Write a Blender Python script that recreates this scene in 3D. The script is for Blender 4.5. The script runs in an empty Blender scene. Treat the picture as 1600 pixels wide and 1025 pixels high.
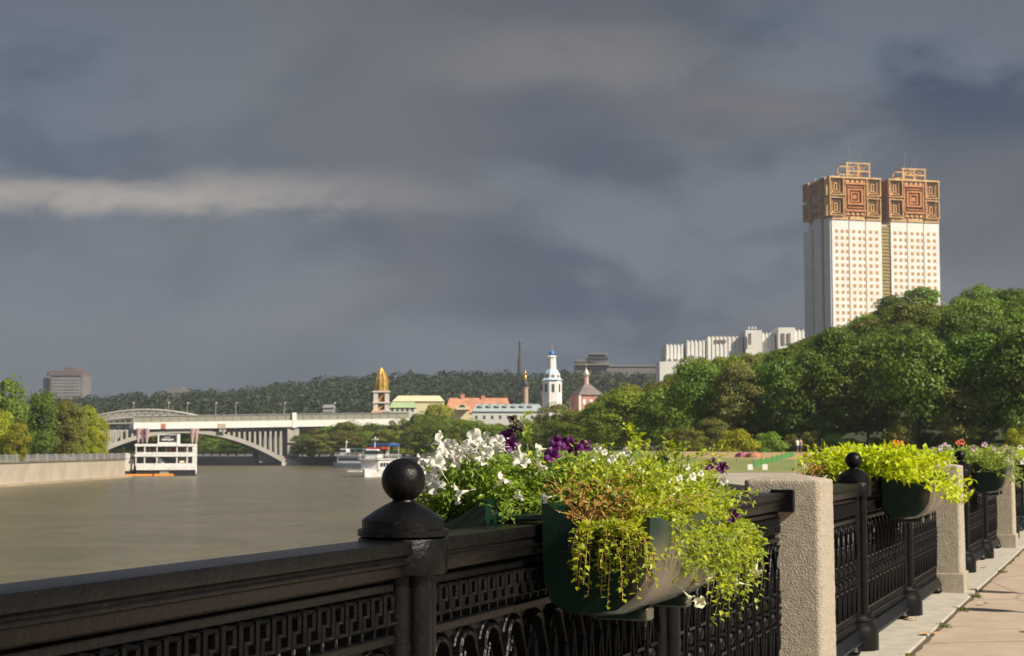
import bpy, math, random
import numpy as np
from mathutils import Vector, Matrix, noise as mn
random.seed(7); rng = np.random.default_rng(11)
SC = bpy.context.scene; COL = SC.collection
PI = math.pi

# ------------------------------------------------------------------ camera
F = 2500.0; CAMZ = 1.35; PITCH = math.atan(187.5 / F)
cam_d = bpy.data.cameras.new('camera'); cam = bpy.data.objects.new('camera', cam_d); COL.objects.link(cam)
cam.location = (0, 0, CAMZ); cam.rotation_euler = (PI / 2 + PITCH, 0, 0)
cam_d.sensor_width = 36; cam_d.lens = F / 1600 * 36; cam_d.clip_start = .1; cam_d.clip_end = 12000
cam_d.dof.use_dof = True; cam_d.dof.focus_distance = 4.9; cam_d.dof.aperture_fstop = 13.0
SC.camera = cam
SC.view_settings.view_transform = 'Standard'; SC.view_settings.look = 'None'
SC.view_settings.exposure = 0.45; SC.view_settings.gamma = 1

# ------------------------------------------------------------------ sun and sky
SUN = Vector((.635, -.435, .64)).normalized()
sl = bpy.data.lights.new('sun', 'SUN'); sl.energy = 5.0; sl.angle = math.radians(.5); sl.color = (1, .90, .74)
so = bpy.data.objects.new('sun', sl); COL.objects.link(so)
so.rotation_euler = SUN.to_track_quat('Z', 'Y').to_euler()

class NT:
    """small node helper"""
    def __init__(s, tree): s.t = tree; s.n = tree.nodes; s.l = tree.links
    def new(s, kind, **kw):
        nd = s.n.new(kind)
        for k, v in kw.items(): setattr(nd, k, v)
        return nd
    def put(s, sock, v):
        if hasattr(v, 'is_output'): s.l.new(v, sock)
        else: sock.default_value = v
    def m(s, op, a, b=0.0, c=None, clamp=False):
        nd = s.new('ShaderNodeMath', operation=op, use_clamp=clamp)
        s.put(nd.inputs[0], a); s.put(nd.inputs[1], b)
        if c is not None: s.put(nd.inputs[2], c)
        return nd.outputs[0]
    def mix(s, f, a, b, mode='MIX'):
        nd = s.new('ShaderNodeMix', data_type='RGBA', blend_type=mode)
        s.put(nd.inputs[0], f); s.put(nd.inputs[6], a); s.put(nd.inputs[7], b)
        return nd.outputs[2]
    def rng(s, v, a, b, c=0.0, d=1.0, smooth=True):
        nd = s.new('ShaderNodeMapRange', interpolation_type='SMOOTHSTEP' if smooth else 'LINEAR')
        s.put(nd.inputs[0], v); s.put(nd.inputs[1], a); s.put(nd.inputs[2], b); s.put(nd.inputs[3], c); s.put(nd.inputs[4], d)
        return nd.outputs[0]
    def noise(s, vec, scale, detail=4, rough=.5, dist=0.0):
        nd = s.new('ShaderNodeTexNoise'); s.put(nd.inputs['Vector'], vec)
        nd.inputs['Scale'].default_value = scale; nd.inputs['Detail'].default_value = detail
        nd.inputs['Roughness'].default_value = rough; nd.inputs['Distortion'].default_value = dist
        return nd.outputs['Fac']

def c4(c): return (c[0], c[1], c[2], 1)

W = bpy.data.worlds.new('World'); SC.world = W; W.use_nodes = True
w = NT(W.node_tree); w.n.clear()
sky = w.new('ShaderNodeTexSky', sky_type='NISHITA'); sky.sun_disc = False
sky.sun_elevation = math.asin(SUN.z); sky.sun_rotation = math.atan2(SUN.x, SUN.y)
bg1 = w.new('ShaderNodeBackground'); w.l.new(sky.outputs[0], bg1.inputs[0]); bg1.inputs[1].default_value = .05
tc = w.new('ShaderNodeTexCoord'); sp = w.new('ShaderNodeSeparateXYZ'); w.l.new(tc.outputs['Generated'], sp.inputs[0])
X, Y, Z = sp.outputs
Yc = w.m('MAXIMUM', Y, .12)
u = w.m('DIVIDE', X, Yc); v = w.m('DIVIDE', Z, Yc)
cb = w.new('ShaderNodeCombineXYZ'); w.put(cb.inputs[0], u); w.put(cb.inputs[1], w.m('MULTIPLY', v, 2.0)); cb.inputs[2].default_value = 3.4
n1 = w.noise(cb.outputs[0], 3.9, 6, .50, .35)
n2 = w.noise(cb.outputs[0], 11.0, 6, .58, .5)
cb2 = w.new('ShaderNodeCombineXYZ'); w.put(cb2.inputs[0], u); w.put(cb2.inputs[1], w.m('MULTIPLY', v, 2.0)); cb2.inputs[2].default_value = 5.1
n3 = w.noise(cb2.outputs[0], 2.2, 3, .45)
nn = w.m('ADD', w.m('MULTIPLY', n1, .74), w.m('MULTIPLY', n2, .26))
dark = (.042, .070, .118, 1); lite = (.142, .172, .215, 1); warm = (.166, .168, .180, 1)
col = w.mix(w.rng(nn, .415, .575), dark, lite)
col = w.mix(w.m('MULTIPLY', w.rng(n3, .45, .68), .75), col, warm)
# brighter towards the left, greyer near the horizon, darker to the right
col = w.mix(w.rng(u, .05, -.45, 0, .55), col, (.120, .158, .205, 1))
col = w.mix(w.rng(v, .10, .015, 0, .75), col, (.108, .130, .156, 1))
col = w.mix(w.rng(v, .20, .36, 0, .45), col, (.062, .074, .104, 1))
# thin bright streak where the cloud deck tears open
vv = w.m('ADD', v, w.m('MULTIPLY', w.m('SUBTRACT', n2, .5), .045))
dd = w.m('ABSOLUTE', w.m('SUBTRACT', vv, w.m('ADD', .158, w.m('MULTIPLY', u, -.0))))
st = w.rng(dd, .018, .001); st = w.m('MULTIPLY', st, w.rng(u, .02, -.24, 0, 1.0))
st = w.m('MULTIPLY', st, w.rng(n2, .22, .60, .5, 1.0))
col = w.mix(st, col, (.37, .335, .305, 1))
d2 = w.m('ABSOLUTE', w.m('SUBTRACT', w.m('ADD', v, w.m('MULTIPLY', w.m('SUBTRACT', n2, .5), .06)), .248))
st2 = w.m('MULTIPLY', w.rng(d2, .035, .0), w.rng(w.m('ABSOLUTE', w.m('SUBTRACT', u, .04)), .16, .02, 0, .55))
col = w.mix(st2, col, (.215, .21, .21, 1))
d3 = w.m('ABSOLUTE', w.m('SUBTRACT', w.m('ADD', v, w.m('MULTIPLY', w.m('SUBTRACT', n2, .5), .04)), .215))
st3 = w.m('MULTIPLY', w.rng(d3, .02, .0), w.rng(w.m('ABSOLUTE', w.m('SUBTRACT', u, .15)), .09, .02, 0, .5))
col = w.mix(st3, col, (.185, .170, .178, 1))
bg2 = w.new('ShaderNodeBackground'); w.put(bg2.inputs[0], col); bg2.inputs[1].default_value = .77
ms = w.new('ShaderNodeMixShader'); w.put(ms.inputs[0], w.rng(Y, -.35, .10))
w.l.new(bg1.outputs[0], ms.inputs[1]); w.l.new(bg2.outputs[0], ms.inputs[2])
wo = w.new('ShaderNodeOutputWorld'); w.l.new(ms.outputs[0], wo.inputs[0])

# ------------------------------------------------------------------ helpers
def P(px, py, d):
    """where a sight line through a point of the view meets depth d (used for real layout distances)"""
    uu = (px - 800) / F; vv_ = (512.5 - py) / F
    y = math.cos(PITCH) - vv_ * math.sin(PITCH); z = math.sin(PITCH) + vv_ * math.cos(PITCH)
    k = d / y
    return Vector((uu * k, d, CAMZ + z * k))
def ZP(py, d): return P(800, py, d).z
def XP(px, d, py=700): return P(px, py, d).x

def tag(o, label=None, cat=None, group=None, kind=None):
    if label: o['label'] = label
    if cat: o['category'] = cat
    if group: o['group'] = group
    if kind: o['kind'] = kind
    return o
def empty(name, loc=(0, 0, 0), rz=0, label=None, cat=None, group=None):
    o = bpy.data.objects.new(name, None); COL.objects.link(o); o.empty_display_size = .2
    o.location = loc; o.rotation_euler = (0, 0, rz)
    return tag(o, label, cat, group)
def link(name, me, mat, parent=None, loc=(0, 0, 0), rz=0):
    o = bpy.data.objects.new(name, me); COL.objects.link(o)
    if mat is not None and not me.materials: me.materials.append(mat)
    o.parent = parent; o.location = loc; o.rotation_euler = (0, 0, rz)
    return o
def children(o): return [c for c in ALL() if c.parent == o]
def ALL(): return list(COL.objects)
def dup(root, kids, loc, rz=None, scale=None):
    r = root.copy(); COL.objects.link(r); r.location = loc
    if rz is not None: r.rotation_euler = (0, 0, rz)
    if scale is not None: r.scale = scale
    for ch, subs in kids:
        c = ch.copy(); COL.objects.link(c); c.parent = r
        for g in subs:
            e = g.copy(); COL.objects.link(e); e.parent = c
    return r
def kidtree(root):
    a = ALL(); return [(c, [g for g in a if g.parent == c]) for c in a if c.parent == root]

class MB:
    def __init__(s): s.v = []; s.f = []; s.T = None
    def add(s, vs, fs):
        b = len(s.v)
        if s.T is not None: vs = [s.T @ Vector(p) for p in vs]
        s.v += [tuple(p) for p in vs]; s.f += [tuple(i + b for i in f) for f in fs]; return s
    def box(s, x0, x1, y0, y1, z0, z1):
        if x0 > x1: x0, x1 = x1, x0
        if y0 > y1: y0, y1 = y1, y0
        if z0 > z1: z0, z1 = z1, z0
        return s.add([(x0, y0, z0), (x1, y0, z0), (x1, y1, z0), (x0, y1, z0), (x0, y0, z1), (x1, y0, z1), (x1, y1, z1), (x0, y1, z1)],
                     [(0, 3, 2, 1), (4, 5, 6, 7), (0, 1, 5, 4), (1, 2, 6, 5), (2, 3, 7, 6), (3, 0, 4, 7)])
    def taper(s, x0, x1, y0, y1, z0, z1, k=.9):
        cx, cy = (x0 + x1) / 2, (y0 + y1) / 2; hx, hy = (x1 - x0) / 2 * k, (y1 - y0) / 2 * k
        return s.add([(x0, y0, z0), (x1, y0, z0), (x1, y1, z0), (x0, y1, z0), (cx - hx, cy - hy, z1), (cx + hx, cy - hy, z1), (cx + hx, cy + hy, z1), (cx - hx, cy + hy, z1)],
                     [(0, 3, 2, 1), (4, 5, 6, 7), (0, 1, 5, 4), (1, 2, 6, 5), (2, 3, 7, 6), (3, 0, 4, 7)])
    def lathe(s, prof, cx=0, cy=0, seg=20, cap=True, ribs=0, amp=0.0):
        vs = []; fs = []
        for (r, z, *k) in prof:
            for i in range(seg):
                a = 2 * PI * i / seg; rr = r * (1 + (amp * abs(math.sin(ribs * a / 2)) - amp if (ribs and k) else 0))
                vs.append((cx + rr * math.cos(a), cy + rr * math.sin(a), z))
        for j in range(len(prof) - 1):
            for i in range(seg):
                k2 = (i + 1) % seg
                fs.append((j * seg + i, j * seg + k2, (j + 1) * seg + k2, (j + 1) * seg + i))
        if cap:
            fs.append(tuple(reversed(range(seg)))); fs.append(tuple(range((len(prof) - 1) * seg, len(prof) * seg)))
        return s.add(vs, fs)
    def tube(s, pts, r, seg=6, r1=None):
        pts = [Vector(p) for p in pts]; vs = []; fs = []; n = len(pts); r1 = r if r1 is None else r1
        for i, p in enumerate(pts):
            t = (pts[min(i + 1, n - 1)] - pts[max(i - 1, 0)]).normalized()
            a = t.cross(Vector((0, 0, 1))) if abs(t.z) < .95 else t.cross(Vector((1, 0, 0)))
            a.normalize(); b = t.cross(a); rr = r + (r1 - r) * i / max(1, n - 1)
            for k in range(seg):
                an = 2 * PI * k / seg; vs.append(p + a * math.cos(an) * rr + b * math.sin(an) * rr)
        for i in range(n - 1):
            for k in range(seg):
                k2 = (k + 1) % seg; fs.append((i * seg + k, i * seg + k2, (i + 1) * seg + k2, (i + 1) * seg + k))
        fs.append(tuple(reversed(range(seg)))); fs.append(tuple(range((n - 1) * seg, n * seg)))
        return s.add(vs, fs)
    def extr(s, prof, x0, x1):
        """profile of (y,z) points pushed along x"""
        n = len(prof); vs = [(x0, y, z) for y, z in prof] + [(x1, y, z) for y, z in prof]
        fs = [(i, (i + 1) % n, n + (i + 1) % n, n + i) for i in range(n)] + [tuple(reversed(range(n))), tuple(range(n, 2 * n))]
        return s.add(vs, fs)
    def poly(s, pts, z0, z1):
        n = len(pts); vs = [(x, y, z0) for x, y in pts] + [(x, y, z1) for x, y in pts]
        fs = [(i, (i + 1) % n, n + (i + 1) % n, n + i) for i in range(n)] + [tuple(reversed(range(n))), tuple(range(n, 2 * n))]
        return s.add(vs, fs)
    def strip(s, pts, wd, y0, y1):
        """flat bar bent along (x,z) points, wd wide, from y0 to y1 deep"""
        n = len(pts); L = []; R = []
        for i in range(n):
            a = Vector(pts[max(i - 1, 0)]); b = Vector(pts[min(i + 1, n - 1)]); p = Vector(pts[i])
            if 0 < i < n - 1:
                t1 = (p - a).normalized(); t2 = (b - p).normalized(); t = (t1 + t2)
                t = t.normalized() if t.length > 1e-6 else t1
                k = 1 / max(.5, t.dot(t1))
            else: t = (b - a).normalized(); k = 1
            nrm = Vector((-t.y, t.x)) * wd / 2 * k; L.append(p + nrm); R.append(p - nrm)
        vs = []; e = (y1 - y0) * .09
        for i in range(n):
            cx_, cz_ = (L[i].x + R[i].x) / 2, (L[i].y + R[i].y) / 2
            vs += [(L[i].x, y0 + e, L[i].y), (L[i].x, y1 - e, L[i].y), (cx_, y1, cz_), (R[i].x, y1 - e, R[i].y), (R[i].x, y0 + e, R[i].y), (cx_, y0, cz_)]
        fs = [(0, 1, 2, 3, 4, 5), tuple(6 * n - 1 - k for k in range(6))]
        for i in range(n - 1):
            for k in range(6): k2 = (k + 1) % 6; fs.append((6 * i + k, 6 * i + 6 + k, 6 * i + 6 + k2, 6 * i + k2))
        return s.add(vs, fs)
    def mesh(s, name, smooth=False, bevel=0, seg=2, sub=0):
        me = bpy.data.meshes.new(name); me.from_pydata(s.v, [], s.f); me.validate()
        if bevel or sub:
            import bmesh
            b = bmesh.new(); b.from_mesh(me); bmesh.ops.recalc_face_normals(b, faces=b.faces)
            if bevel: bmesh.ops.bevel(b, geom=[e for e in b.edges if len(e.link_faces) == 2 and e.calc_face_angle(0) > .6], offset=bevel, segments=seg, affect='EDGES', profile=.6, clamp_overlap=True)
            b.to_mesh(me); b.free()
        if smooth:
            for p in me.polygons: p.use_smooth = True
            if smooth != 'all':
                me.set_sharp_from_angle(angle=math.radians(38))
        return me
    def build(s, name, mat, parent=None, loc=(0, 0, 0), rz=0, **kw):
        return link(name, s.mesh(name, **kw), mat, parent, loc, rz)

# ------------------------------------------------------------------ materials
MATS = {}
def material(name, base, rough=.7, var=None, vscale=3.0, bump=0, bscale=20, metal=0, spec=.5, detail=5, extra=None, coord='Object'):
    m = bpy.data.materials.new(name); m.use_nodes = True; t = NT(m.node_tree); b = t.n['Principled BSDF']
    tcn = t.new('ShaderNodeTexCoord'); vec = tcn.outputs[coord]
    colr = c4(base)
    if var is not None:
        f = t.rng(t.noise(vec, vscale, detail, .6), .35, .65)
        colr = t.mix(f, c4(base), c4(var))
    if extra: colr = extra(t, vec, colr)
    t.put(b.inputs['Base Color'], colr)
    b.inputs['Roughness'].default_value = rough; b.inputs['Metallic'].default_value = metal; b.inputs['Specular IOR Level'].default_value = spec
    if bump:
        bn = t.new('ShaderNodeBump'); bn.inputs['Strength'].default_value = bump; bn.inputs['Distance'].default_value = .02 if bump <= 1 else .02 * bump
        t.put(bn.inputs['Height'], t.noise(vec, bscale, 4, .6)); t.l.new(bn.outputs[0], b.inputs['Normal'])
    MATS[name] = m; return m

def leafmat(name, a, b, trans=.35, rough=.5, big=.12, spec=.3, var=None):
    var = var if var is not None else (.25 if big < 1 else .05)
    m = bpy.data.materials.new(name); m.use_nodes = True; t = NT(m.node_tree); pb = t.n['Principled BSDF']
    geo = t.new('ShaderNodeNewGeometry'); oi = t.new('ShaderNodeObjectInfo'); tcn = t.new('ShaderNodeTexCoord')
    f = t.m('ADD', t.m('MULTIPLY', geo.outputs['Random Per Island'], .55), t.m('MULTIPLY', t.rng(t.noise(tcn.outputs['Object'], big, 2), .35, .65), .45))
    colr = t.mix(f, c4(a), c4(b))
    hv = t.new('ShaderNodeHueSaturation'); t.put(hv.inputs['Color'], colr)
    t.put(hv.inputs['Hue'], t.rng(oi.outputs['Random'], 0, 1, .5 - var * .06, .5 + var * .06, False))
    t.put(hv.inputs['Value'], t.rng(oi.outputs['Random'], 0, 1, 1 - var, 1 + var, False))
    t.put(pb.inputs['Base Color'], hv.outputs[0]); pb.inputs['Roughness'].default_value = rough; pb.inputs['Specular IOR Level'].default_value = spec
    tr = t.new('ShaderNodeBsdfTranslucent'); t.put(tr.inputs[0], hv.outputs[0])
    mx = t.new('ShaderNodeMixShader'); mx.inputs[0].default_value = trans
    t.l.new(pb.outputs[0], mx.inputs[1]); t.l.new(tr.outputs[0], mx.inputs[2]); t.l.new(mx.outputs[0], t.n['Material Output'].inputs[0])
    MATS[name] = m; return m

def iron_extra(t, vec, c):
    n = t.noise(vec, 9, 6, .7); c = t.mix(t.rng(n, .58, .75, 0, .5), c, (.018, .012, .009, 1))
    c = t.mix(t.rng(t.noise(vec, 60, 3, .7), .62, .75, 0, .5), c, (.024, .021, .019, 1))
    return t.mix(t.m('MULTIPLY', t.rng(t.noise(vec, 48, 5, .75), .665, .70, 0, .9), t.rng(t.noise(vec, 5, 3, .6), .5, .62)), c, (.13, .055, .022, 1))
IRON = material('cast_iron_paint', (.0032, .0032, .0037), .34, (.0056, .0053, .0055), 14, .22, 70, spec=.20, extra=iron_extra)
def stucco(t, vec, c):
    return t.mix(t.rng(t.noise(vec, 1.3, 5, .7), .5, .8, 0, .5), c, (.26, .22, .17, 1))
STUCCO = material('rough_stone', (.47, .41, .32), .9, (.38, .325, .25), 34, .8, 95, extra=stucco)
GRANITE = material('granite_slab', (.50, .46, .39), .85, (.40, .37, .31), 7, .4, 90)
def asph(t, vec, c):
    c = t.mix(t.rng(t.noise(vec, .8, 4, .6), .45, .7, 0, .5), c, (.36, .27, .20, 1))
    c = t.mix(t.rng(t.noise(vec, 220, 2, .6), .60, .7, 0, .4), c, (.20, .16, .12, 1))
    vr = t.new('ShaderNodeTexVoronoi', feature='DISTANCE_TO_EDGE'); vr.inputs['Scale'].default_value = .42; t.l.new(vec, vr.inputs['Vector'])
    nv = t.new('ShaderNodeVectorMath', operation='ADD'); t.l.new(vec, nv.inputs[0])
    return t.mix(t.rng(vr.outputs[0], .012, .004, 0, .45), c, (.17, .13, .10, 1))
ASPHALT = material('worn_tan_asphalt', (.47, .375, .285), .9, (.41, .325, .245), 5, .3, 150, extra=asph)
CONC = material('pale_concrete', (.44, .38, .30), .85, (.36, .31, .25), .25, .3, 2)
WHITE = material('white_paint', (.80, .78, .74), .5, (.72, .70, .66), .8)
WHITEB = material('boat_white', (.78, .76, .74), .4, (.62, .60, .58), 1.2)
BLACKP = material('black_paint', (.02, .02, .024), .5)
GLASS = material('dark_window_glass', (.03, .035, .045), .15, spec=.8)
TILE = material('white_tower_cladding', (.76, .73, .68), .6, (.66, .63, .58), .12)
SIDE = material('grey_tower_panels', (.74, .69, .66), .7, (.66, .62, .60), .3)
BRONZE = material('bronze_window', (.58, .34, .10), .4, (.38, .20, .06), .6, metal=.2)
GOLD = material('gold_anodised', (.66, .44, .20), .4, (.50, .30, .12), .4, metal=.35)
COPPER = material('copper_orange', (.50, .21, .065), .45, (.36, .135, .04), .3, metal=.3)
COREB = material('dark_bronze_core', (.36, .15, .05), .6, (.22, .09, .035), .3)
OLIVE = material('olive_glass', (.34, .26, .10), .5, (.26, .20, .07), .4)
BEIGE = material('beige_barrier', (.27, .26, .20), .6, (.235, .225, .175), .08)
GREY = material('grey_paint', (.30, .30, .30), .6, (.24, .24, .24), .5)
DGREY = material('dark_grey', (.05, .05, .052), .7, (.06, .06, .065), .5)
BRICKF = material('faded_brick', (.19, .165, .16), .8, (.15, .13, .13), .1)
ORANGE = material('orange_roof_tile', (.58, .27, .16), .7, (.42, .20, .12), .3)
YELLOWW = material('pale_yellow_wall', (.72, .62, .38), .7, (.66, .56, .34), .2)
GREENR = material('pale_green_roof', (.38, .48, .25), .6, (.33, .43, .22), .2)
BLUEGR = material('pale_zinc_roof', (.40, .45, .45), .5, (.34, .39, .39), .3)
PALEBLUE = material('pale_blue_trim', (.45, .60, .72), .6)
BLUE = material('blue_dome', (.03, .16, .48), .3, (.04, .22, .55), 1)
GOLDD = material('gilded', (.85, .55, .14), .25, metal=.8)
REDB = material('red_plaster', (.48, .22, .16), .8, (.40, .18, .13), .5)
BROWNR = material('brown_grey_roof', (.20, .165, .15), .7, (.15, .125, .115), .4)
SCAFF = material('gilded_mesh', (.55, .36, .08), .5, (.36, .22, .05), .8, metal=.2)
RED = material('red_awning', (.50, .04, .04), .6); BLUEC = material('blue_awning', (.03, .09, .30), .6); CYAN = material('light_blue_canopy', (.25, .55, .72), .6)
PINK = material('pink_cloth', (.42, .07, .15), .7); ORG = material('orange_plastic', (.80, .30, .03), .5); GRN = material('green_mesh_fence', (.07, .22, .06), .7)
STRIPE = material('pink_striped_cloth', (.50, .36, .36), .8, (.34, .20, .22), 2.5)
SKIN = material('skin', (.48, .28, .2), .6)
BARK = material('bark', (.11, .085, .065), .9, (.07, .055, .04), 2)
L_DARK = leafmat('leaves_dark_green', (.095, .155, .018), (.165, .235, .028), .3)
L_MID = leafmat('leaves_mid_green', (.140, .215, .022), (.235, .320, .036), .3)
L_YEL = leafmat('leaves_yellow_green', (.29, .32, .016), (.46, .46, .028), .35)
L_OLV = leafmat('leaves_olive', (.160, .170, .026), (.24, .235, .040), .3)
L_BRN = leafmat('leaves_dusty', (.17, .175, .045), (.24, .225, .06), .3)
WOODM = leafmat('far_wood_leaves', (.026, .048, .018), (.056, .088, .026), .2, .6, .012)
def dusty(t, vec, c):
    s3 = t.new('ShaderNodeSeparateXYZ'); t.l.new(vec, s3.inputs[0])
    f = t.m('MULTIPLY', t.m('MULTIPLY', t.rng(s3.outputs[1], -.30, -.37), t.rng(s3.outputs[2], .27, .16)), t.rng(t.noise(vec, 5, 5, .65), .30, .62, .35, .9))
    c = t.mix(f, c, (.17, .14, .105, 1))  # pale dust tone that also paints in the cream sun sheen of the front
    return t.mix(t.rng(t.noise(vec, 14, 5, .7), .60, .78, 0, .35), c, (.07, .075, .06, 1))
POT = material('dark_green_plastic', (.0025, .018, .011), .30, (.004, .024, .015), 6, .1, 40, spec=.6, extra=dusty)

# ------------------------------------------------------------------ setting: ground, water, banks
def struct(o): o['kind'] = 'structure'; return o
UNDER = material('silt_ground', (.10, .11, .05), .95, (.13, .12, .06), .02)
g = MB(); R = 5000
g.v = [(0, 600, -5.2)] + [(R * math.cos(2 * PI * i / 48), 600 + R * math.sin(2 * PI * i / 48), -5.2) for i in range(48)]
g.f = [(0, i + 1, (i + 1) % 48 + 1) for i in range(48)]
struct(g.build('ground', UNDER))

WZ = -4.6
def water_mat():
    m = bpy.data.materials.new('muddy_river_water'); m.use_nodes = True; t = NT(m.node_tree); b = t.n['Principled BSDF']
    tcn = t.new('ShaderNodeTexCoord'); vec = tcn.outputs['Object']
    n = t.noise(vec, .09, 6, .65, .8)
    t.put(b.inputs['Base Color'], t.mix(t.rng(n, .35, .65), (.118, .098, .054, 1), (.150, .124, .070, 1)))
    b.inputs['Roughness'].default_value = .22; b.inputs['IOR'].default_value = 1.33
    mp = t.new('ShaderNodeMapping'); t.l.new(vec, mp.inputs[0]); mp.inputs['Scale'].default_value = (.8, 1.6, 1)
    h = t.m('ADD', t.m('MULTIPLY', t.noise(mp.outputs[0], .9, 4, .6, .6), 1.0), t.m('MULTIPLY', t.noise(mp.outputs[0], .16, 3, .5, .4), 2.2))
    bn = t.new('ShaderNodeBump'); bn.inputs['Strength'].default_value = .8; bn.inputs['Distance'].default_value = .55
    t.put(bn.inputs['Height'], h); t.l.new(bn.outputs[0], b.inputs['Normal']); return m
wb = MB(); nx, ny = 2, 2
wb.v = [(-900, -300, WZ), (500, -300, WZ), (500, 900, WZ), (-900, 900, WZ)]; wb.f = [(0, 1, 2, 3)]
struct(wb.build('river_water', water_mat()))

# fence line
P0 = Vector((-.279, 4.13, 0)); FD = Vector((.3604, .9328, 0)).normalized(); FN = Vector((FD.y, -FD.x, 0)); STEP = 2.383
FROT = math.atan2(FD.y, FD.x)
def fl(s, o=0.0, z=0.0): return P0 + FD * s + FN * o + Vector((0, 0, z))

# our embankment, with its stone quay face dropping to the water
a = fl(-60, -.34); b_ = fl(27, -.34)
shore = [(a.x, a.y), (b_.x, b_.y), (10.5, 42), (8.5, 60), (7.5, 85), (6, 112), (2, 200), (-5, 350), (-22, 460)]
back = [(60, 520), (900, 520), (900, -120), (60, -120)]
LAWN = material('park_ground', (.13, .15, .05), .95, (.24, .19, .10), .02, .3, 1)
em = MB(); em.poly(shore + back, -7, -.02); struct(em.build('embankment_ground', CONC))
fq = MB(); fq.poly([(-22.5, 455), (-40, 520), (-62, 551), (-110, 552), (-260, 575), (-700, 640), (-700, 900), (600, 900), (600, 515), (70, 515)], -7, -1.7)
struct(fq.build('far_quay', material('grey_quay_stone', (.17, .16, .16), .85, (.13, .125, .125), .1)))
# promenade paving, granite edge slabs, and the park lawn behind
pv = MB(); c0 = fl(-40, .36); c1 = fl(33, .36); c2 = fl(33, 9); c3 = fl(-40, 9)
pv.v = [(*c0.xy, 0), (*c3.xy, 0), (*c2.xy, 0), (*c1.xy, 0)]; pv.f = [(0, 1, 2, 3)]
struct(pv.build('promenade_paving', ASPHALT))
ed = MB(); ed.T = Matrix.Translation(P0) @ Matrix.Rotation(FROT, 4, 'Z')
jd = MB(); jd.T = ed.T; s = -8
while s < 33:
    L = .22; o1, o2 = -.355, -.375 - .022 * abs(mn.noise(Vector((s * 2.1, 0, 0)))) * 2 - .006
    o3 = -.381 - .022 * abs(mn.noise(Vector(((s + L) * 2.1, 0, 0)))) * 2
    jd.add([(s, o1, .006), (s, o2, .006), (s + L, o3, .006), (s + L, o1, .006)], [(0, 1, 2, 3)]); s += L
struct(jd.build('kerb_joint_dirt', material('joint_dirt', (.07, .05, .03), .95, (.14, .11, .07), 9)))
s = -12.0
while s < 33:
    L = random.uniform(.85, 1.15); dz = random.uniform(-.002, .003)
    ed.box(s, s + L - .008, -.345 + random.uniform(-.006, .01), .36, -.3, .012 + dz); s += L
struct(ed.build('granite_kerb', GRANITE, bevel=.004, seg=1))

# height field of the wooded slope on the right (real distances, metres)
TX = [640, 700, 800, 900, 960, 1030, 1100, 1200, 1260, 1320, 1400, 1470, 1530, 1600, 1750, 2300]
TD0 = [470, 420, 340, 290, 262, 240, 224, 212, 206, 200, 198, 196, 192, 190, 185, 170]
TD1 = [620, 620, 620, 620, 600, 600, 590, 580, 540, 510, 480, 460, 445, 440, 430, 400]
TSK = [662, 660, 668, 656, 616, 600, 572, 556, 530, 508, 466, 474, 448, 444, 436, 428]
SKX = [640, 700, 740, 800, 830, 870, 905, 945, 960, 1000, 1030, 1060, 1090, 1150, 1200, 1240, 1290, 1320, 1350, 1385, 1400, 1430, 1465, 1482, 1500, 1550, 1600, 1700]
SKY = [652, 648, 656, 661, 648, 641, 644, 612, 602, 597, 590, 574, 554, 549, 545, 533, 504, 498, 482, 470, 458, 456, 464, 470, 447, 439, 440, 436]
def slope(q, d):
    x = 800 + F * q
    d0 = np.interp(x, TX, TD0); d1 = np.interp(x, TX, TD1); ys = np.interp(x, TX, TSK)
    z1 = 1.35 + (700 - ys) / F * d1 - 15
    s = min(1, max(0, (d - d0) / (d1 - d0)))
    if d > d1 + 60: z1 = z1 * max(.55, 1 - (d - d1 - 60) / 500)
    base = .9 * min(1, max(0, (d - 105) / 80)) if x > 1050 else 0
    return base + z1 * s ** .85, d0, d1
def grid_mesh(name, qs, ds, fn, mat):
    vs = []; fs = []
    for q in qs:
        for d in ds: vs.append((q * d, d, fn(q, d)))
    n = len(ds)
    for i in range(len(qs) - 1):
        for j in range(n - 1): fs.append((i * n + j, (i + 1) * n + j, (i + 1) * n + j + 1, i * n + j + 1))
    mb = MB(); mb.v = vs; mb.f = fs
    o = mb.build(name, mat, smooth='all'); return struct(o)
FLOOR = material('forest_floor', (.030, .040, .014), .95, (.045, .045, .020), .1)
grid_mesh('wooded_slope', [(-.055 + .03 * i) for i in range(24)], [190 + 15 * i for i in range(30)], lambda q, d: slope(q, d)[0] - .35 if slope(q, d)[1] - 12 < d else -.6, FLOOR)
# lawn: from promenade side to slope foot
def lawnz(q, d):
    return -.012 + .9 * min(1, max(0, (d - 105) / 80)) + .08 * math.sin(q * 60 + d * .07) * min(1, max(0, (d - 105) / 50))
def lawn_extra(t, vec, c):
    s3 = t.new('ShaderNodeSeparateXYZ'); t.l.new(vec, s3.inputs[0]); ax = t.m('DIVIDE', t.m('SUBTRACT', s3.outputs[0], 30.0), 13.0); ay = t.m('DIVIDE', t.m('SUBTRACT', s3.outputs[1], 165.0), 34.0)
    rr = t.m('ADD', t.m('SQRT', t.m('ADD', t.m('MULTIPLY', ax, ax), t.m('MULTIPLY', ay, ay))), t.m('MULTIPLY', t.m('SUBTRACT', t.noise(vec, .09, 4, .6), .5), 1.2))
    c = t.mix(t.rng(rr, 1.1, .8, 0, .9), c, (.46, .31, .14, 1))
    return t.mix(t.rng(t.noise(vec, .9, 4, .7), .4, .7, 0, .35), c, (.09, .13, .03, 1))
LAWNM = material('dry_lawn', (.17, .21, .055), .95, (.25, .25, .08), .06, extra=lawn_extra)
def lq(d): return (13.0 - max(0, d - 112) * .075) / d
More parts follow.
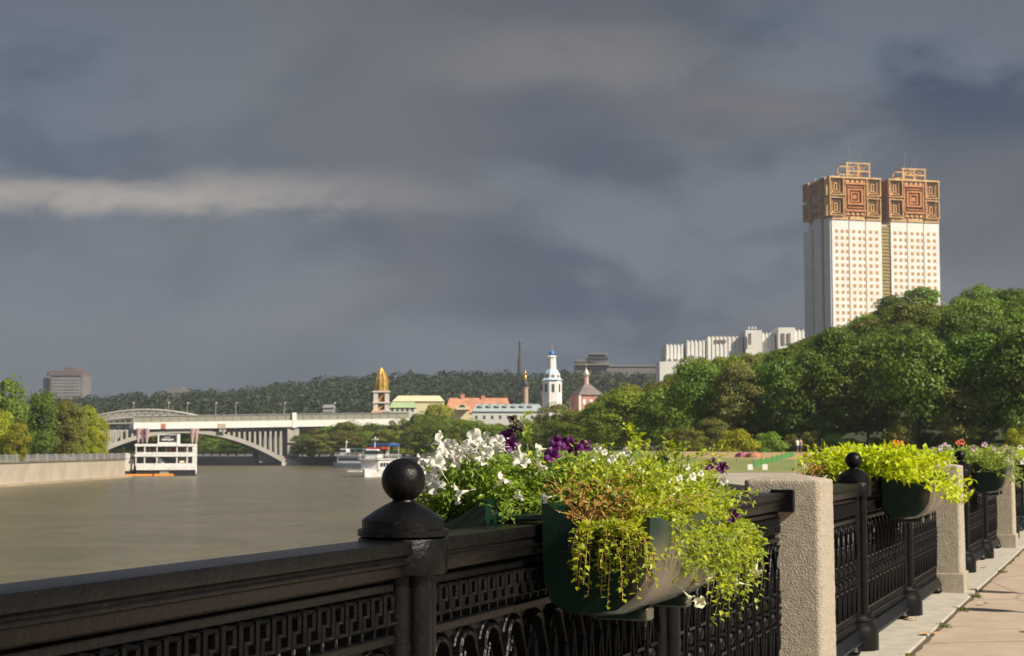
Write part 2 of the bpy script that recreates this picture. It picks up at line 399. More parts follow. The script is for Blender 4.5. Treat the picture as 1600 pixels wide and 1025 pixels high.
vs = []; fs = []; ds = [89.5, 97, 105, 115, 128, 142, 158, 175, 195, 220, 250]
for j, d in enumerate(ds):
    for i in range(30):
        x = (8.2 - (d - 88) * .055) + 1.2 + i * i * .34
        vs.append((x, d, lawnz(x / d, d)))
for j in range(len(ds) - 1):
    for i in range(29): fs.append((j * 30 + i, j * 30 + i + 1, j * 30 + 31 + i, j * 30 + 30 + i))
lm = MB(); lm.v = vs; lm.f = fs; struct(lm.build('park_lawn', LAWNM, smooth='all'))

# left bank
lb = MB(); LBZ = -1.0
lb.poly([(-79, -200), (-79, 328), (-84, 333), (-100, 338), (-190, 420), (-420, 470), (-700, 500), (-700, -200)], -7, LBZ)
struct(lb.build('left_bank_quay', CONC))
lg = MB(); lg.box(-78.99, -77.6, -200, 328.5, -7, -4.25); struct(lg.build('left_bank_ledge', material('quay_ledge_stone', (.40, .33, .22), .9, (.30, .25, .17), .2)))
lt = MB(); lt.box(-79.35, -78.8, -200, 328.7, LBZ + .012, LBZ + .16); struct(lt.build('left_bank_coping', material('coping_stone', (.26, .23, .19), .85, (.2, .18, .15), .3)))
gl = MB(); gl.v = [(-690, -190, LBZ + .01), (-84, -190, LBZ + .01), (-84, 330, LBZ + .01), (-190, 415, LBZ + .01), (-690, 490, LBZ + .01)]; gl.f = [(0, 1, 2, 3, 4)]
struct(gl.build('left_bank_grass', LAWNM))
# left bank railing
lr = empty('riverside_railing', (-79, 240, LBZ + .16), 0, 'long grey picket railing along the top of the left bank quay wall', 'railing')
m = MB(); m.box(-.06, .06, -140, 88, 1.0, 1.1); m.box(-.04, .04, -140, 88, .12, .2); m.build('rail', GREY, lr)
m = MB()
y = -50
while y < 88: m.box(-.03, .03, y - .05, y + .05, .2, 1.0); y += .45
m.build('picket', GREY, lr)['kind'] = 'stuff'
pm = MB().box(-.15, .15, -.22, .22, 0, 1.2).mesh('post')
y = -50
while y < 88: link('post', pm, GREY, lr, (0, y, 0)); y += 5.5

# ------------------------------------------------------------------ cast-iron fence
PL = STEP - .20; HL = PL / 2                      # clear panel length between posts
def panel_proto():
    root = empty('iron_railing')
    m = MB()                                      # moulded handrail, x along the fence, -y is the walkway side
    prof = [(-.066, 1.118), (.066, 1.118), (.066, 1.088), (.058, 1.082), (.058, 1.072), (.05, 1.066), (.045, 1.03), (-.048, 1.03), (-.054, 1.058), (-.064, 1.062), (-.064, 1.070), (-.056, 1.074), (-.056, 1.080), (-.068, 1.086)]
    m.extr([(y_, z_) for y_, z_ in reversed(prof)], -HL - .02, HL + .02)
    m.build('handrail', IRON, root, bevel=.004, seg=2, smooth=True)
    m = MB(); m.box(-HL, HL, -.022, .022, .992, 1.016)
    m.box(-HL, HL, -.026, .026, .862, .886); m.box(-HL, HL, -.012, .012, 1.0165, 1.0295)
    m.build('cross_bar', IRON, root, bevel=.003, seg=1)
    # running meander band
    m = MB(); nu = 32; p = PL / nu; zb = .895; hh = .088
    for i in range(nu):
        x = -HL + i * p
        pts = [(0, .22), (0, 1), (.62, 1), (.62, .56), (.30, .56), (.30, .22), (1.0, .22)]
        m.strip([(x + a_ * p, zb + b__ * hh) for a_, b__ in pts], .0095, -.036, .036)
        m.box(x + .24 * p, x + .40 * p, -.014, .014, zb + hh + .004, .993)
        m.box(x + .58 * p, x + .74 * p, -.014, .014, .885, zb + .22 * hh - .004)
    m.build('meander_band', IRON, root)
    # interlaced pointed arches with long blades
    m = MB(); na = 12; q = PL / na
    for i in range(na):
        cx = -HL + (i + .5) * q
        arc = [(cx + .058 * math.cos(t), .792 + .052 * math.sin(t)) for t in [PI * k / 8 for k in range(9)]]
        m.strip(arc, .013, -.032, .032)
        m.strip([(cx + .084 * math.cos(t), .800 + .064 * math.sin(t)) for t in [PI * (k + .6) / 9.2 for k in range(9)]], .007, -.022, .022)
        for sg in (-1, 1):
            pts = []
            for k in range(15):
                z_ = .792 - k * (.792 - .262) / 14
                if z_ > .70: xx = .058 + (q / 2 + .012 - .058) * ((.792 - z_) / .092)
                else:
                    e = (.70 - z_) / (.70 - .262); xx = q / 2 + .012 + .020 * math.sin(PI * min(1, e * 1.0)) - .012 * e
                pts.append((cx + sg * xx, z_))
            m.strip(pts, .0075, -.033, .033)
            m.strip([(cx + sg * .030, .437), (cx + sg * .016, .36), (cx + sg * .004, .262)], .006, -.028, .028)
            m.strip([(cx + sg * .030, .602), (cx + sg * .014, .68), (cx + sg * .003, .76)], .006, -.028, .028)
        m.box(cx - q / 2 + .036, cx - q / 2 - .036 + .0, -.012, .012, .842, .864)
        m.strip([(cx - .018, .75), (cx, .79), (cx + .018, .75)], .006, -.02, .02)
    m.box(-HL, HL, -.026, .026, .250, .266)
    m.build('arch_lattice', IRON, root)
    bm_ = MB(); bm_.lathe([(.016, .60), (.030, .592), (.037, .572), (.034, .548), (.022, .536), (.040, .530), (.040, .520), (.022, .514), (.035, .500), (.038, .478), (.030, .456), (.016, .446)], 0, 0, 12)
    bm_.box(-.046, .046, -.034, .034, .600, .612); bm_.box(-.046, .046, -.034, .034, .434, .446); bm_.box(-.047, -.040, -.010, .010, .4461, .5999); bm_.box(.040, .047, -.010, .010, .4461, .5999)
    bmesh_ = bm_.mesh('baluster', smooth=True)
    for i in range(na): link('baluster', bmesh_, IRON, root, (-HL + (i + .5) * q, 0, 0))
    m = MB(); nx_ = 36; e = PL / nx_
    for i in range(nx_):
        x = -HL + i * e
        m.strip([(x, .150), (x + e, .252)], .010, -.022, .022); m.strip([(x, .2501), (x + e, .1501)], .0101, -.0215, .0215)
    m.box(-HL, HL, -.026, .026, .196, .204)
    m.build('cross_band', IRON, root)
    m = MB(); m.extr([(-.036, .150), (-.070, .085), (-.070, .070), (.070, .070), (.070, .085), (.036, .150)], -HL - .01, HL + .01)
    m.build('base_beam', IRON, root, bevel=.004, seg=1)
    fm = MB().lathe([(.02, .0), (.045, .006), (.056, .03), (.045, .055), (.03, .0585)], 0, 0, 14).mesh('ball_foot', smooth=True)
    for x in (-HL + .25, HL - .25): link('ball_foot', fm, IRON, root, (x, -.03, .012))
    return root
def post_proto():
    root = empty('iron_post')
    m = MB(); n = 6
    for k in range(n):
        an = 2 * PI * k / n + .2; m.lathe([(.036, .24), (.036, 1.04)], .052 * math.cos(an), .052 * math.sin(an), 12)
    m.lathe([(.062, .24), (.062, 1.04)], 0, 0, 16)
    m.build('shaft', IRON, root, smooth=True)
    m = MB(); m.lathe([(.11, 1.03), (.115, 1.036), (.115, 1.118), (.111, 1.124), (.10, 1.126)], 0, 0, 12)
    m.build('collar', IRON, root, smooth=True, bevel=.003, seg=1)
    m = MB(); m.lathe([(.117, 1.127), (.117, 1.142), (.106, 1.146), (.106, 1.166), (.102, 1.170), (.07, 1.192), (.045, 1.206), (.030, 1.213), (.026, 1.222)], 0, 0, 32)
    m.build('cap', IRON, root, smooth=True)
    m = MB(); pr = [(.0005, -.0565)] + [(.0565 * math.sin(t), -.0565 * math.cos(t)) for t in [PI * k / 20 for k in range(1, 20)]] + [(.0005, .0565)]
    m.lathe([(r_, 1.268 + z_) for r_, z_ in pr], 0, 0, 40)
    m.build('finial_ball', IRON, root, smooth='all')
    m = MB(); m.lathe([(.148, .012), (.148, .10), (.142, .16), (.125, .20), (.130, .205), (.130, .222), (.112, .228), (.112, .245), (.09, .25)], 0, 0, 12)
    m.build('base', IRON, root, smooth=True, bevel=.002, seg=1)
    return root
pan = panel_proto(); pst = post_proto(); pk = kidtree(pan); sk = kidtree(pst)
pg = 'cast iron railing sections of the embankment fence'; sg_ = 'cast iron fence posts along the embankment'
plab = {-1: 'nearest black iron railing section, running out of view at the left over the river',
        0: 'black iron railing section carrying the large white petunia planter',
        1: 'black iron railing section between the petunia planter and the near stone pillar',
        2: 'foreshortened iron railing section just right of the near stone pillar',
        3: 'black iron railing section under the first lime green planter',
        4: 'black iron railing section ending at the second stone pillar, left of it',
        5: 'narrow iron railing section just right of the second stone pillar',
        6: 'black iron railing section under the pale pink flowered planter',
        7: 'iron railing section ending at the third, far stone pillar',
        8: 'iron railing section just beyond the third stone pillar',
        9: 'farthest iron railing section, under the last lime green planter at the right edge'}
slab = {0: 'near black iron fence post with the big ball finial against the river',
        1: 'black iron post half hidden under the white petunia planter foliage',
        3: 'black iron post with ball finial right of the near stone pillar',
        4: 'black iron post under the drooping tip of the first lime green planter',
        6: 'black iron post just right of the second stone pillar',
        7: 'black iron post left of the third stone pillar below the pink flowers',
        9: 'iron fence post beyond the third stone pillar',
        10: 'farthest iron fence post under the last lime green planter'}
first = True
for i in range(-1, 10):
    t = fl((i + .5) * STEP)
    if first: o = pan; o.location = t; o.rotation_euler = (0, 0, FROT); first = False
    else: o = dup(pan, pk, t, FROT)
    tag(o, plab[i], 'railing section', pg)
first = True
for i in slab:
    t = fl(i * STEP)
    if first: o = pst; o.location = t; o.rotation_euler = (0, 0, FROT); first = False
    else: o = dup(pst, sk, t, FROT)
    tag(o, slab[i], 'fence post', sg_)
import bmesh
def pillar(i, label):
    h = .205
    mb = MB(); mb.box(-.228, .228, -.228, .228, -.02, .19)
    root = empty('stone_pillar', fl(i * STEP, .04), FROT, label, 'pillar', 'rough stone pillars of the embankment fence')
    mb.build('plinth', STUCCO, root, bevel=.012, seg=2)
    b = bmesh.new(); n = 26; nz = 64                 # roughened shaft, real relief
    z0, z1 = .19, 1.175
    def ring(k): return z0 + (z1 - z0) * k / nz
    vs = {}
    pts = []
    for k in range(4 * n):
        sd, tt = divmod(k, n); tt = tt / n * 2 - 1
        pts.append([(tt, -1), (1, tt), (-tt, 1), (-1, -tt)][sd])
    rows = []
    for k in range(nz + 1):
        z_ = ring(k); hw = h - .006 * (k / nz); row = []
        for (x_, y_) in pts:
            cr = 1 - .010 / h * (1 if abs(x_) > .97 and abs(y_) > .97 else 0)
            d_ = (mn.noise(Vector((x_ * h * 75 + i * 7, y_ * h * 75, z_ * 75))) * .0022 + mn.noise(Vector((x_ * h * 16, y_ * h * 16 + i, z_ * 16))) * .0016) / h
            row.append(b.verts.new((x_ * hw * cr * (1 + d_), y_ * hw * cr * (1 + d_), z_)))
        rows.append(row)
    for k in range(nz):
        for j in range(4 * n):
            j2 = (j + 1) % (4 * n); b.faces.new((rows[k][j], rows[k][j2], rows[k + 1][j2], rows[k + 1][j]))
    prev = rows[-1]
    for (kk, dz) in ((.975, .008), (.5, .026), (.06, .040)):
        row = [b.verts.new((v_.co.x * kk, v_.co.y * kk, z1 + dz)) for v_ in rows[-1]]
        for j in range(4 * n):
            j2 = (j + 1) % (4 * n); b.faces.new((prev[j], prev[j2], row[j2], row[j]))
        prev = row
    b.faces.new(prev)
    me = bpy.data.meshes.new('shaft'); b.to_mesh(me); b.free()
    for p_ in me.polygons: p_.use_smooth = True
    link('shaft', me, STUCCO, root)
    mb = MB(); mb.box(-.245, -.195, -.07, .05, 1.02, 1.135)       # iron socket holding the rail end
    mb.box(.195, .245, -.07, .05, 1.02, 1.135); mb.build('rail_socket', IRON, root, bevel=.004, seg=1)
pillar(2, 'large rough stone pillar nearest the camera, right of the petunia planter')
pillar(5, 'rough stone pillar behind the first lime green planter')
pillar(8, 'farthest rough stone pillar, below the pale pink flowers')

# ------------------------------------------------------------------ planters and their plants
def planter_mesh():
    prof = [(.030, .340), (.028, .10), (.05, .04), (.10, .008), (.19, 0), (.28, .012), (.345, .055), (.385, .12), (.402, .20), (.405, .285)]
    inn = [(.392, .282), (.37, .19), (.32, .07), (.2, .02), (.08, .03), (.045, .10), (.043, .335)]
    b = bmesh.new(); nx_ = 22; Lh = .50; rows = []
    for i in range(nx_ + 1):
        x_ = -Lh + 2 * Lh * i / nx_; e = abs(x_) / Lh
        k = 1 - .10 * max(0, (e - .86) / .14) ** 2; row = []
        wv = .035 * math.cos(x_ / Lh * PI * 2) - .0
        for j, (o_, z_) in enumerate(prof + inn):
            oo = .21 + (o_ - .21) * k; zz = z_
            if z_ > .25: zz = z_ + wv * (.5 if o_ > .2 else .3) - (.0 if e < .9 else 0)
            row.append(b.verts.new((x_ * (1 - .05 * (z_ < .12)), -oo, zz * (1 if z_ > .1 else 1) + (1 - k) * (.5 if z_ < .1 else 0) * .3)))
        rows.append(row)
    n = len(prof) + len(inn)
    for i in range(nx_):
        for j in range(n):
            j2 = (j + 1) % n; b.faces.new((rows[i][j], rows[i + 1][j], rows[i + 1][j2], rows[i][j2]))
    # end walls: rim dips between the rail and the front lip
    for i, row in ((0, rows[0]), (nx_, rows[-1])):
        x_ = row[0].co.x; po = [row[j] for j in range(len(prof))]
        top = []
        for k in range(1, 8):
            f = k / 8; o_ = row[len(prof) - 1].co.y + (row[0].co.y - row[len(prof) - 1].co.y) * f
            z_ = .285 + (.350 - .285) * f - .055 * math.sin(PI * f)
            top.append(b.verts.new((x_, o_, z_)))
        f1 = b.faces.new(po + top if i else list(reversed(po + top)))
    bmesh.ops.recalc_face_normals(b, faces=b.faces)
    me = bpy.data.meshes.new('trough'); b.to_mesh(me); b.free()
    for p_ in me.polygons: p_.use_smooth = True
    me.set_sharp_from_angle(angle=math.radians(40)); return me
pot_me = planter_mesh()
SOIL = material('dark_soil', (.035, .022, .014), .95, (.06, .04, .025), 20, .5, 60)
def planter(sc_, label, text=False):
    t = fl(sc_); PZ = .845
    root = empty('saddle_planter', (t.x, t.y, PZ), FROT, label, 'planter', 'green plastic planters hung over the fence')
    for sgn in (1, -1):
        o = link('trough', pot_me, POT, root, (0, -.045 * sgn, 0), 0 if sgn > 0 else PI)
        sm = MB().box(-.46, .46, -.36, -.05, .17, .20).build('soil', SOIL, o)
    mb = MB()
    for x_ in (-.35, .35): mb.box(x_ - .04, x_ + .04, -.08, .08, .282, .30)
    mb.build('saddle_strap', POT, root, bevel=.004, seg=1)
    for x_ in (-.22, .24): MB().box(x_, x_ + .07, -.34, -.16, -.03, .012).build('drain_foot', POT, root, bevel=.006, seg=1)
    if text:                                          # small worn moulded lettering on the near end wall, too worn to read
        mb = MB(); r_ = random.Random(3)
        for k, (z_, w0, w1, wd) in enumerate([(.262, -.30, -.19, .0012), (.246, -.28, -.18, .0016), (.196, -.27, -.15, .002), (.192, -.26, -.17, .0)]):
            if wd: mb.box(-.5045, -.4995, w0, w1, z_, z_ + wd)
        for z_ in (.228, .211):
            y_ = -.275 + (.0 if z_ > .22 else .01)
            while y_ < -.175:
                for q_ in range(3): 
                    if r_.random() < .75: mb.box(-.5045, -.4995, y_ + q_ * .0028, y_ + q_ * .0028 + .0016, z_ + r_.choice([0, .004]), z_ + r_.choice([.008, .010]))
                mb.box(-.5045, -.4995, y_, y_ + .007, z_ + r_.choice([0, .005, .009]), z_ + r_.choice([.0015, .0065, .0105]))
                y_ += .0115
        mb.build('moulded_lettering', material('worn_white_lettering', (.05, .065, .058), .6), root)
    return root, PZ
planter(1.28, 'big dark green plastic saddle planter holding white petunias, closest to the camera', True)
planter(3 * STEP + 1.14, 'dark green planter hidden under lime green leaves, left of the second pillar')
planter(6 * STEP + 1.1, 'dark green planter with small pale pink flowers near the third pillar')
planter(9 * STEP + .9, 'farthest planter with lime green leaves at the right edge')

LEAF_P = leafmat('petunia_leaves', (.12, .24, .018), (.34, .46, .045), .45, .4, 6, .45)
LEAF_T = leafmat('creeping_leaves', (.20, .30, .012), (.60, .62, .035), .45, .4, 6, .45)
LEAF_L = leafmat('lime_leaves', (.42, .55, .006), (.74, .80, .015), .45, .4, 5, .4)
LEAF_G = leafmat('soft_green_leaves', (.20, .30, .03), (.40, .48, .07), .4, .45, 6, .4)
LEAF_D = leafmat('dry_leaves', (.30, .13, .03), (.56, .36, .09), .35, .7, 8, .2)
STEMM = material('green_stem', (.20, .28, .06), .6, (.28, .30, .10), 10)
STEMD = material('dry_stem', (.36, .20, .07), .8, (.58, .40, .16), 14)
def petal(name, c, tr=.3):
    m = bpy.data.materials.new(name); m.use_nodes = True; t = NT(m.node_tree); pb = t.n['Principled BSDF']
    tcn = t.new('ShaderNodeTexCoord'); n = t.noise(tcn.outputs['Object'], 40, 3)
    col_ = t.mix(t.rng(n, .3, .7), c4(c), c4([x * .8 for x in c])); t.put(pb.inputs['Base Color'], col_); pb.inputs['Roughness'].default_value = .55
    tr_ = t.new('ShaderNodeBsdfTranslucent'); t.put(tr_.inputs[0], col_); mx = t.new('ShaderNodeMixShader'); mx.inputs[0].default_value = tr
    t.l.new(pb.outputs[0], mx.inputs[1]); t.l.new(tr_.outputs[0], mx.inputs[2]); t.l.new(mx.outputs[0], t.n['Material Output'].inputs[0]); return m
P_WHITE = petal('white_petals', (.80, .78, .70)); P_PURP = petal('purple_petals', (.13, .010, .15)); P_PINK = petal('pale_pink_petals', (.72, .50, .58)); P_CREAM = petal('cream_petals', (.84, .84, .58)); P_DARK = petal('dark_plum_petals', (.05, .008, .04), .1)
P_RED = petal('coral_petals', (.75, .16, .08)); 

def leaves_mesh(name, stems, lsize, lw, step, twist=2.4, stemr=.0016, lift=.55, mesh_stem=True, both=1, droop=.0):
    """leaves set alternately along each stem polyline"""
    V = []; Fc = []; SM = MB()
    for pts in stems:
        pts = [Vector(p) for p in pts]
        ln = [0]
        for a_, b__ in zip(pts, pts[1:]): ln.append(ln[-1] + (b__ - a_).length)
        tot = ln[-1]; s_ = tot * random.uniform(.18, .35); an = random.uniform(0, 6.28); 
        while s_ < tot:
            k = 0
            while k < len(ln) - 2 and ln[k + 1] < s_: k += 1
            f = (s_ - ln[k]) / max(1e-6, ln[k + 1] - ln[k]); p = pts[k].lerp(pts[k + 1], f); t = (pts[k + 1] - pts[k]).normalized()
            a_ = t.cross(Vector((random.uniform(-.1, .1), .1, 1))).normalized(); c_ = t.cross(a_)
            for rep in range(both):
                rad = a_ * math.cos(an + rep * PI) + c_ * math.sin(an + rep * PI)
                d = (rad + t * lift + Vector((0, 0, .25 - droop))).normalized()
                d = (d + Vector([random.gauss(0, .25) for _ in range(3)])).normalized()
                up = (Vector((0, 0, 1)) + SUN * .7 + rad * .2 + Vector([random.gauss(0, .35) for _ in range(3)]))
                sd = d.cross(up)
                if sd.length < 1e-4: continue
                sd.normalize(); nn_ = sd.cross(d)
                L = lsize * random.uniform(.55, 1.2) * (1 - .35 * s_ / tot); w_ = L * lw * random.uniform(.8, 1.2)
                b0 = len(V); cur = random.uniform(-.25, .05) * L
                V += [p, p + d * L * .45 + sd * w_ + nn_ * w_ * .35, p + d * L * .45 - sd * w_ + nn_ * w_ * .35, p + d * L * .5, p + d * L + nn_ * cur]
                Fc += [(b0, b0 + 1, b0 + 3), (b0, b0 + 3, b0 + 2), (b0 + 1, b0 + 4, b0 + 3), (b0 + 3, b0 + 4, b0 + 2)]
            an += twist; s_ += step * random.uniform(.7, 1.3)
        if mesh_stem: SM.tube(pts, stemr, 4, stemr * .5)
    mb = MB(); mb.v = [tuple(p) for p in V]; mb.f = Fc
    return mb, SM

def bez(a_, b__, c_, n=7):
    return [a_ * (1 - t) ** 2 + b__ * 2 * t * (1 - t) + c_ * t * t for t in [i / (n - 1) for i in range(n)]]
def W3(s_, o_, z_): return fl(s_, o_, z_)

def flower_mesh(name, R, deep=.03, lobes=5, wav=.12, seg=30):
    vs = [(0, 0, -deep)]; fs = []; rings = [(.12, -.75 * deep), (.24, -.28 * deep), (.55, .0), (.85, .10 * R), (1.0, .04 * R)]
    r_ = random.Random(hash(name) % 1000)
    ph = [r_.uniform(0, 6.28) for _ in range(3)]
    for k, (rr, z_) in enumerate(rings):
        for i in range(seg):
            a_ = 2 * PI * i / seg
            lob = 1 + wav * (k / 4) * (abs(math.cos(a_ * lobes / 2)) ** .6 - .6) * 1.4
            zz = z_ + (k / 4) ** 2 * R * (.22 * math.sin(a_ * lobes + ph[0]) + .20 * math.sin(a_ * 2 + ph[1]) + .12 * math.sin(a_ * 9 + ph[2]))
            vs.append((rr * R * lob * math.cos(a_), rr * R * lob * math.sin(a_), zz))
    for i in range(seg):
        i2 = (i + 1) % seg; fs.append((0, 1 + i, 1 + i2))
        for k in range(len(rings) - 1): fs.append((1 + k * seg + i, 1 + (k + 1) * seg + i, 1 + (k + 1) * seg + i2, 1 + k * seg + i2))
    mb = MB(); mb.v = vs; mb.f = fs; mb.tube([(0, 0, -deep * .9), (0, 0, -deep - .02)], .0022, 5, .0015)
    return mb.mesh(name, smooth='all')
FL_BIG = [flower_mesh('flower', .033, .040, 5, .25), flower_mesh('flower', .037, .034, 5, .38), flower_mesh('flower', .030, .044, 5, .15), flower_mesh('flower', .034, .042, 5, .3)]
FL_SM = [flower_mesh('flower', .013, .014, 5, .2, 20), flower_mesh('flower', .016, .016, 5, .25, 20)]
def variant(me, mat):
    c = me.copy(); c.materials.clear(); c.materials.append(mat); return c
def add_flowers(root, metype, mat, spots, base, s0=.85, s1=1.15, name='flower'):
    vm = [variant(m_, mat) for m_ in metype]
    for (p, face) in spots:
        o = link(name, random.choice(vm), None, root, p - base)
        q_ = Vector(face).normalized().to_track_quat('Z', 'Y'); e = q_.to_euler(); o.rotation_euler = e
        s_ = random.uniform(s0, s1); o.scale = (s_, s_ * random.uniform(.8, 1), s_)

TOCAM = Vector((-.1, -.9, .25))
def shell(stems_n, roots, tips, sag=.0, up=.10, n=7):
    """stems rooted in the trough, tips scattered inside the outline volume"""
    out = []
    for _ in range(stems_n):
        r0 = roots(); tp = tips()
        mid = (r0 + tp) / 2 + Vector((random.gauss(0, .02), random.gauss(0, .02), up * random.uniform(.4, 1.3)))
        if sag: mid = Vector((tp.x * .6 + r0.x * .4, tp.y * .6 + r0.y * .4, max(r0.z, tp.z) + up * random.uniform(.3, 1)))
        out.append(bez(r0, mid, tp, n))
    return out
U = random.uniform; G = random.gauss
def plant(name, label, cat, base, stems, lmat, smat, lsize, lw, step, group=None, **kw):
    root = empty(name, base, 0, label, cat, group)
    lm_, sm_ = leaves_mesh(name, stems, lsize, lw, step, **kw)
    for mb_ in (lm_, sm_): mb_.v = [(x - base[0], y - base[1], z - base[2]) for x, y, z in mb_.v]
    o = lm_.build('leaves', lmat, root)
    if sm_.v: sm_.build('stems', smat, root)
    return root

# first planter --------------------------------------------------
def tipsA():
    s_ = U(.74, 1.55); return W3(s_, U(-.46, .02), U(1.13, 1.36 - .10 * max(0, .95 - s_) * 3))
stA = shell(380, lambda: W3(U(.88, 1.45), U(-.36, -.08), 1.06), tipsA)
A = plant('petunia_plant', 'bushy petunia with big white trumpet flowers on the river side of the near planter', 'flowering plant', tuple(W3(1.15, -.22, 1.06)), stA, LEAF_P, STEMM, .040, .30, .015, 'petunias in the near planter')
base = W3(1.15, -.22, 1.06)
wf = [(658, 730, 4.85), (672, 712, 4.9), (668, 745, 4.8), (690, 694, 4.9), (705, 690, 4.95), (716, 706, 4.85), (680, 722, 4.85), (726, 692, 5.0), (742, 686, 5.0), (738, 704, 4.85), (758, 688, 5.1), (760, 704, 4.9), (772, 690, 5.1), (782, 700, 5.0), (790, 688, 5.2), (800, 702, 5.1), (812, 704, 5.1), (818, 714, 5.0), (834, 712, 5.2), (845, 720, 5.1), (712, 762, 4.7), (675, 752, 4.75), (786, 745, 4.7), (816, 768, 4.65), (748, 712, 4.9), (836, 700, 5.2), (697, 708, 4.9), (852, 776, 4.7), (660, 718, 4.9)]
add_flowers(A, FL_BIG, P_WHITE, [(P(x + U(-7, 7), y + U(-5, 12), d + U(-.06, .06)), (U(-1.2, 1.1), U(-1, .25), U(-.2, 1.1))) for x, y, d in wf + wf[:14]], base, .55, .92)
def tipsB():
    s_ = U(1.35, 2.05); return W3(s_, U(-.40, .12), U(1.12, 1.33))
stB = shell(300, lambda: W3(U(1.35, 1.8), U(-.34, .1), 1.08), tipsB)
base = W3(1.6, -.1, 1.06)
B = plant('petunia_plant', 'petunia with deep purple flowers in the middle of the near planter', 'flowering plant', tuple(base), stB, LEAF_P, STEMM, .036, .30, .015, 'petunias in the near planter')
pf = [(866, 700, 5.2), (862, 712, 5.1), (888, 694, 5.3), (897, 700, 5.25), (915, 697, 5.3), (870, 690, 5.25), (1128, 731, 5.9), (1112, 727, 5.9), (1144, 806, 5.5)]
add_flowers(B, FL_BIG, P_PURP, [(P(x, y, d), (U(-.6, .6), U(-1, -.3), U(-.1, .6))) for x, y, d in pf], base, .6, .85)
wf2 = [(932, 700, 5.3), (945, 707, 5.3), (955, 718, 5.2), (978, 706, 5.4), (968, 712, 5.3), (1049, 752, 5.3), (1056, 766, 5.25), (1062, 748, 5.3), (1073, 730, 5.6), (1083, 745, 5.4), (1053, 778, 5.2), (1095, 740, 5.5), (985, 723, 5.2), (1130, 752, 5.5), (1075, 782, 5.2), (930, 718, 5.2), (1003, 735, 5.2), (1180, 893, 5.6), (1150, 910, 5.5), (1084, 906, 5.3), (1078, 935, 5.25), (1094, 941, 5.25), (1082, 914, 5.3), (1110, 900, 5.3)]
# small white flowered plant, right half
def tipsE():
    s_ = U(1.05, 2.02); o_ = U(.08, .50)
    top = 1.30 - .26 * max(0, o_ - .25) / .35 * .6; lo = 1.02 if o_ < .42 else .93
    return W3(s_, o_, U(lo, top))
stE = shell(680, lambda: W3(U(1.0, 1.8), U(.10, .36), 1.07), tipsE, sag=1, up=.06)
base = W3(1.5, .25, 1.06)
E_ = plant('bedding_plant', 'leafy bright green plant with small white flowers spilling over the near planter', 'flowering plant', tuple(base), stE, LEAF_T, STEMM, .032, .36, .013)
add_flowers(E_, FL_SM, P_WHITE, [(P(x, y, d), (U(-.6, .6), U(-1, -.3), U(.0, .6))) for x, y, d in wf2[:17]], base, .9, 1.3)
add_flowers(E_, [flower_mesh('flower', .024, .04, 5, .15, 20)], P_CREAM, [(P(x, y, d), (U(-.6, .9), U(-.9, .1), U(-.9, .1))) for x, y, d in wf2[17:]], base, .8, 1.1)
# ragged upright shoots along the top
st = []
for k in range(90):
    s_ = U(1.0, 2.0); r0 = W3(min(s_, 1.75), U(-.1, .35), 1.15); st.append(bez(r0, W3(s_, U(0, .3), 1.25), W3(s_ + U(-.05, .08), U(-.05, .42), U(1.26, 1.37)), 7))
plant('bedding_plant', 'ragged upright light green shoots along the top of the near planter', 'plant', tuple(W3(1.5, .1, 1.1)), st, LEAF_T, STEMM, .034, .30, .014)
# leaves lapping over the front lip
st = []
for k in range(150):
    s_ = U(.95, 1.75); r0 = W3(s_, U(.2, .36), 1.1); st.append(bez(r0, W3(s_, U(.38, .46), 1.2), W3(s_ + U(-.04, .05), U(.40, .50), U(.97, 1.12) + .05 * math.sin(s_ * 9)), 7))
plant('bedding_plant', 'light green leaves lapping over the sunlit front lip of the near planter', 'plant', tuple(W3(1.4, .3, 1.1)), st, LEAF_T, STEMM, .034, .34, .013)
# hanging strands right
st = []
for k in range(80):
    s_ = U(1.35, 1.98); r0 = W3(min(s_, 1.75), .34, 1.08); e = W3(s_ + U(-.05, .06), U(.40, .50), U(.84, .98) if k > 6 else U(.76, .82))
    st.append(bez(r0, W3(s_, U(.5, .62), 1.10), e, 9))
plant('trailing_plant', 'green trailing strands hanging below the right end of the near planter', 'trailing plant', tuple(W3(1.6, .36, 1.08)), st, LEAF_T, STEMM, .032, .36, .013, 'trailing plants of the near planter')
st = []
for k in range(120):
    s_ = U(.72, 1.05); r0 = W3(max(.82, s_), U(.18, .36), 1.09); o_ = U(.20, .44)
    e = W3(s_ - U(.0, .06), o_, U(.96, 1.08) if k > 22 else U(.88, .97)); st.append(bez(r0, W3(s_ - .05, o_ + .02, 1.17), e, 9))
for k in range(60):
    r0 = W3(U(.9, 1.35), U(.2, .36), 1.08); e = W3(U(.85, 1.35), U(.30, .50), U(1.0, 1.22)); st.append(bez(r0, (r0 + e) / 2 + Vector((0, 0, .1)), e, 7))
plant('trailing_plant', 'yellowing creeping plant hanging over the near end of the planter beside the dry stems', 'trailing plant', tuple(W3(.95, .28, 1.08)), st, LEAF_T, STEMD, .033, .36, .012, 'trailing plants of the near planter')
st = []
for k in range(44):
    r0 = W3(U(.86, 1.15), U(.08, .30), 1.07); e = W3(U(.80, 1.2), U(.04, .36), U(1.10, 1.27)); st.append(bez(r0, (r0 + e) / 2 + Vector((G(0, .04), G(0, .04), G(.03, .04))), e, 7))
for k in range(12):
    r0 = W3(U(.86, 1.0), U(.25, .34), 1.1); e = W3(U(.80, .9), U(.26, .42), U(.86, 1.0)); st.append(bez(r0, W3(.82, .36, 1.15), e, 8))
plant('withered_plant', 'withered orange-brown dry stems at the near end of the planter', 'dead plant', tuple(W3(.98, .2, 1.07)), st, LEAF_D, STEMD, .034, .26, .018, stemr=.0014)
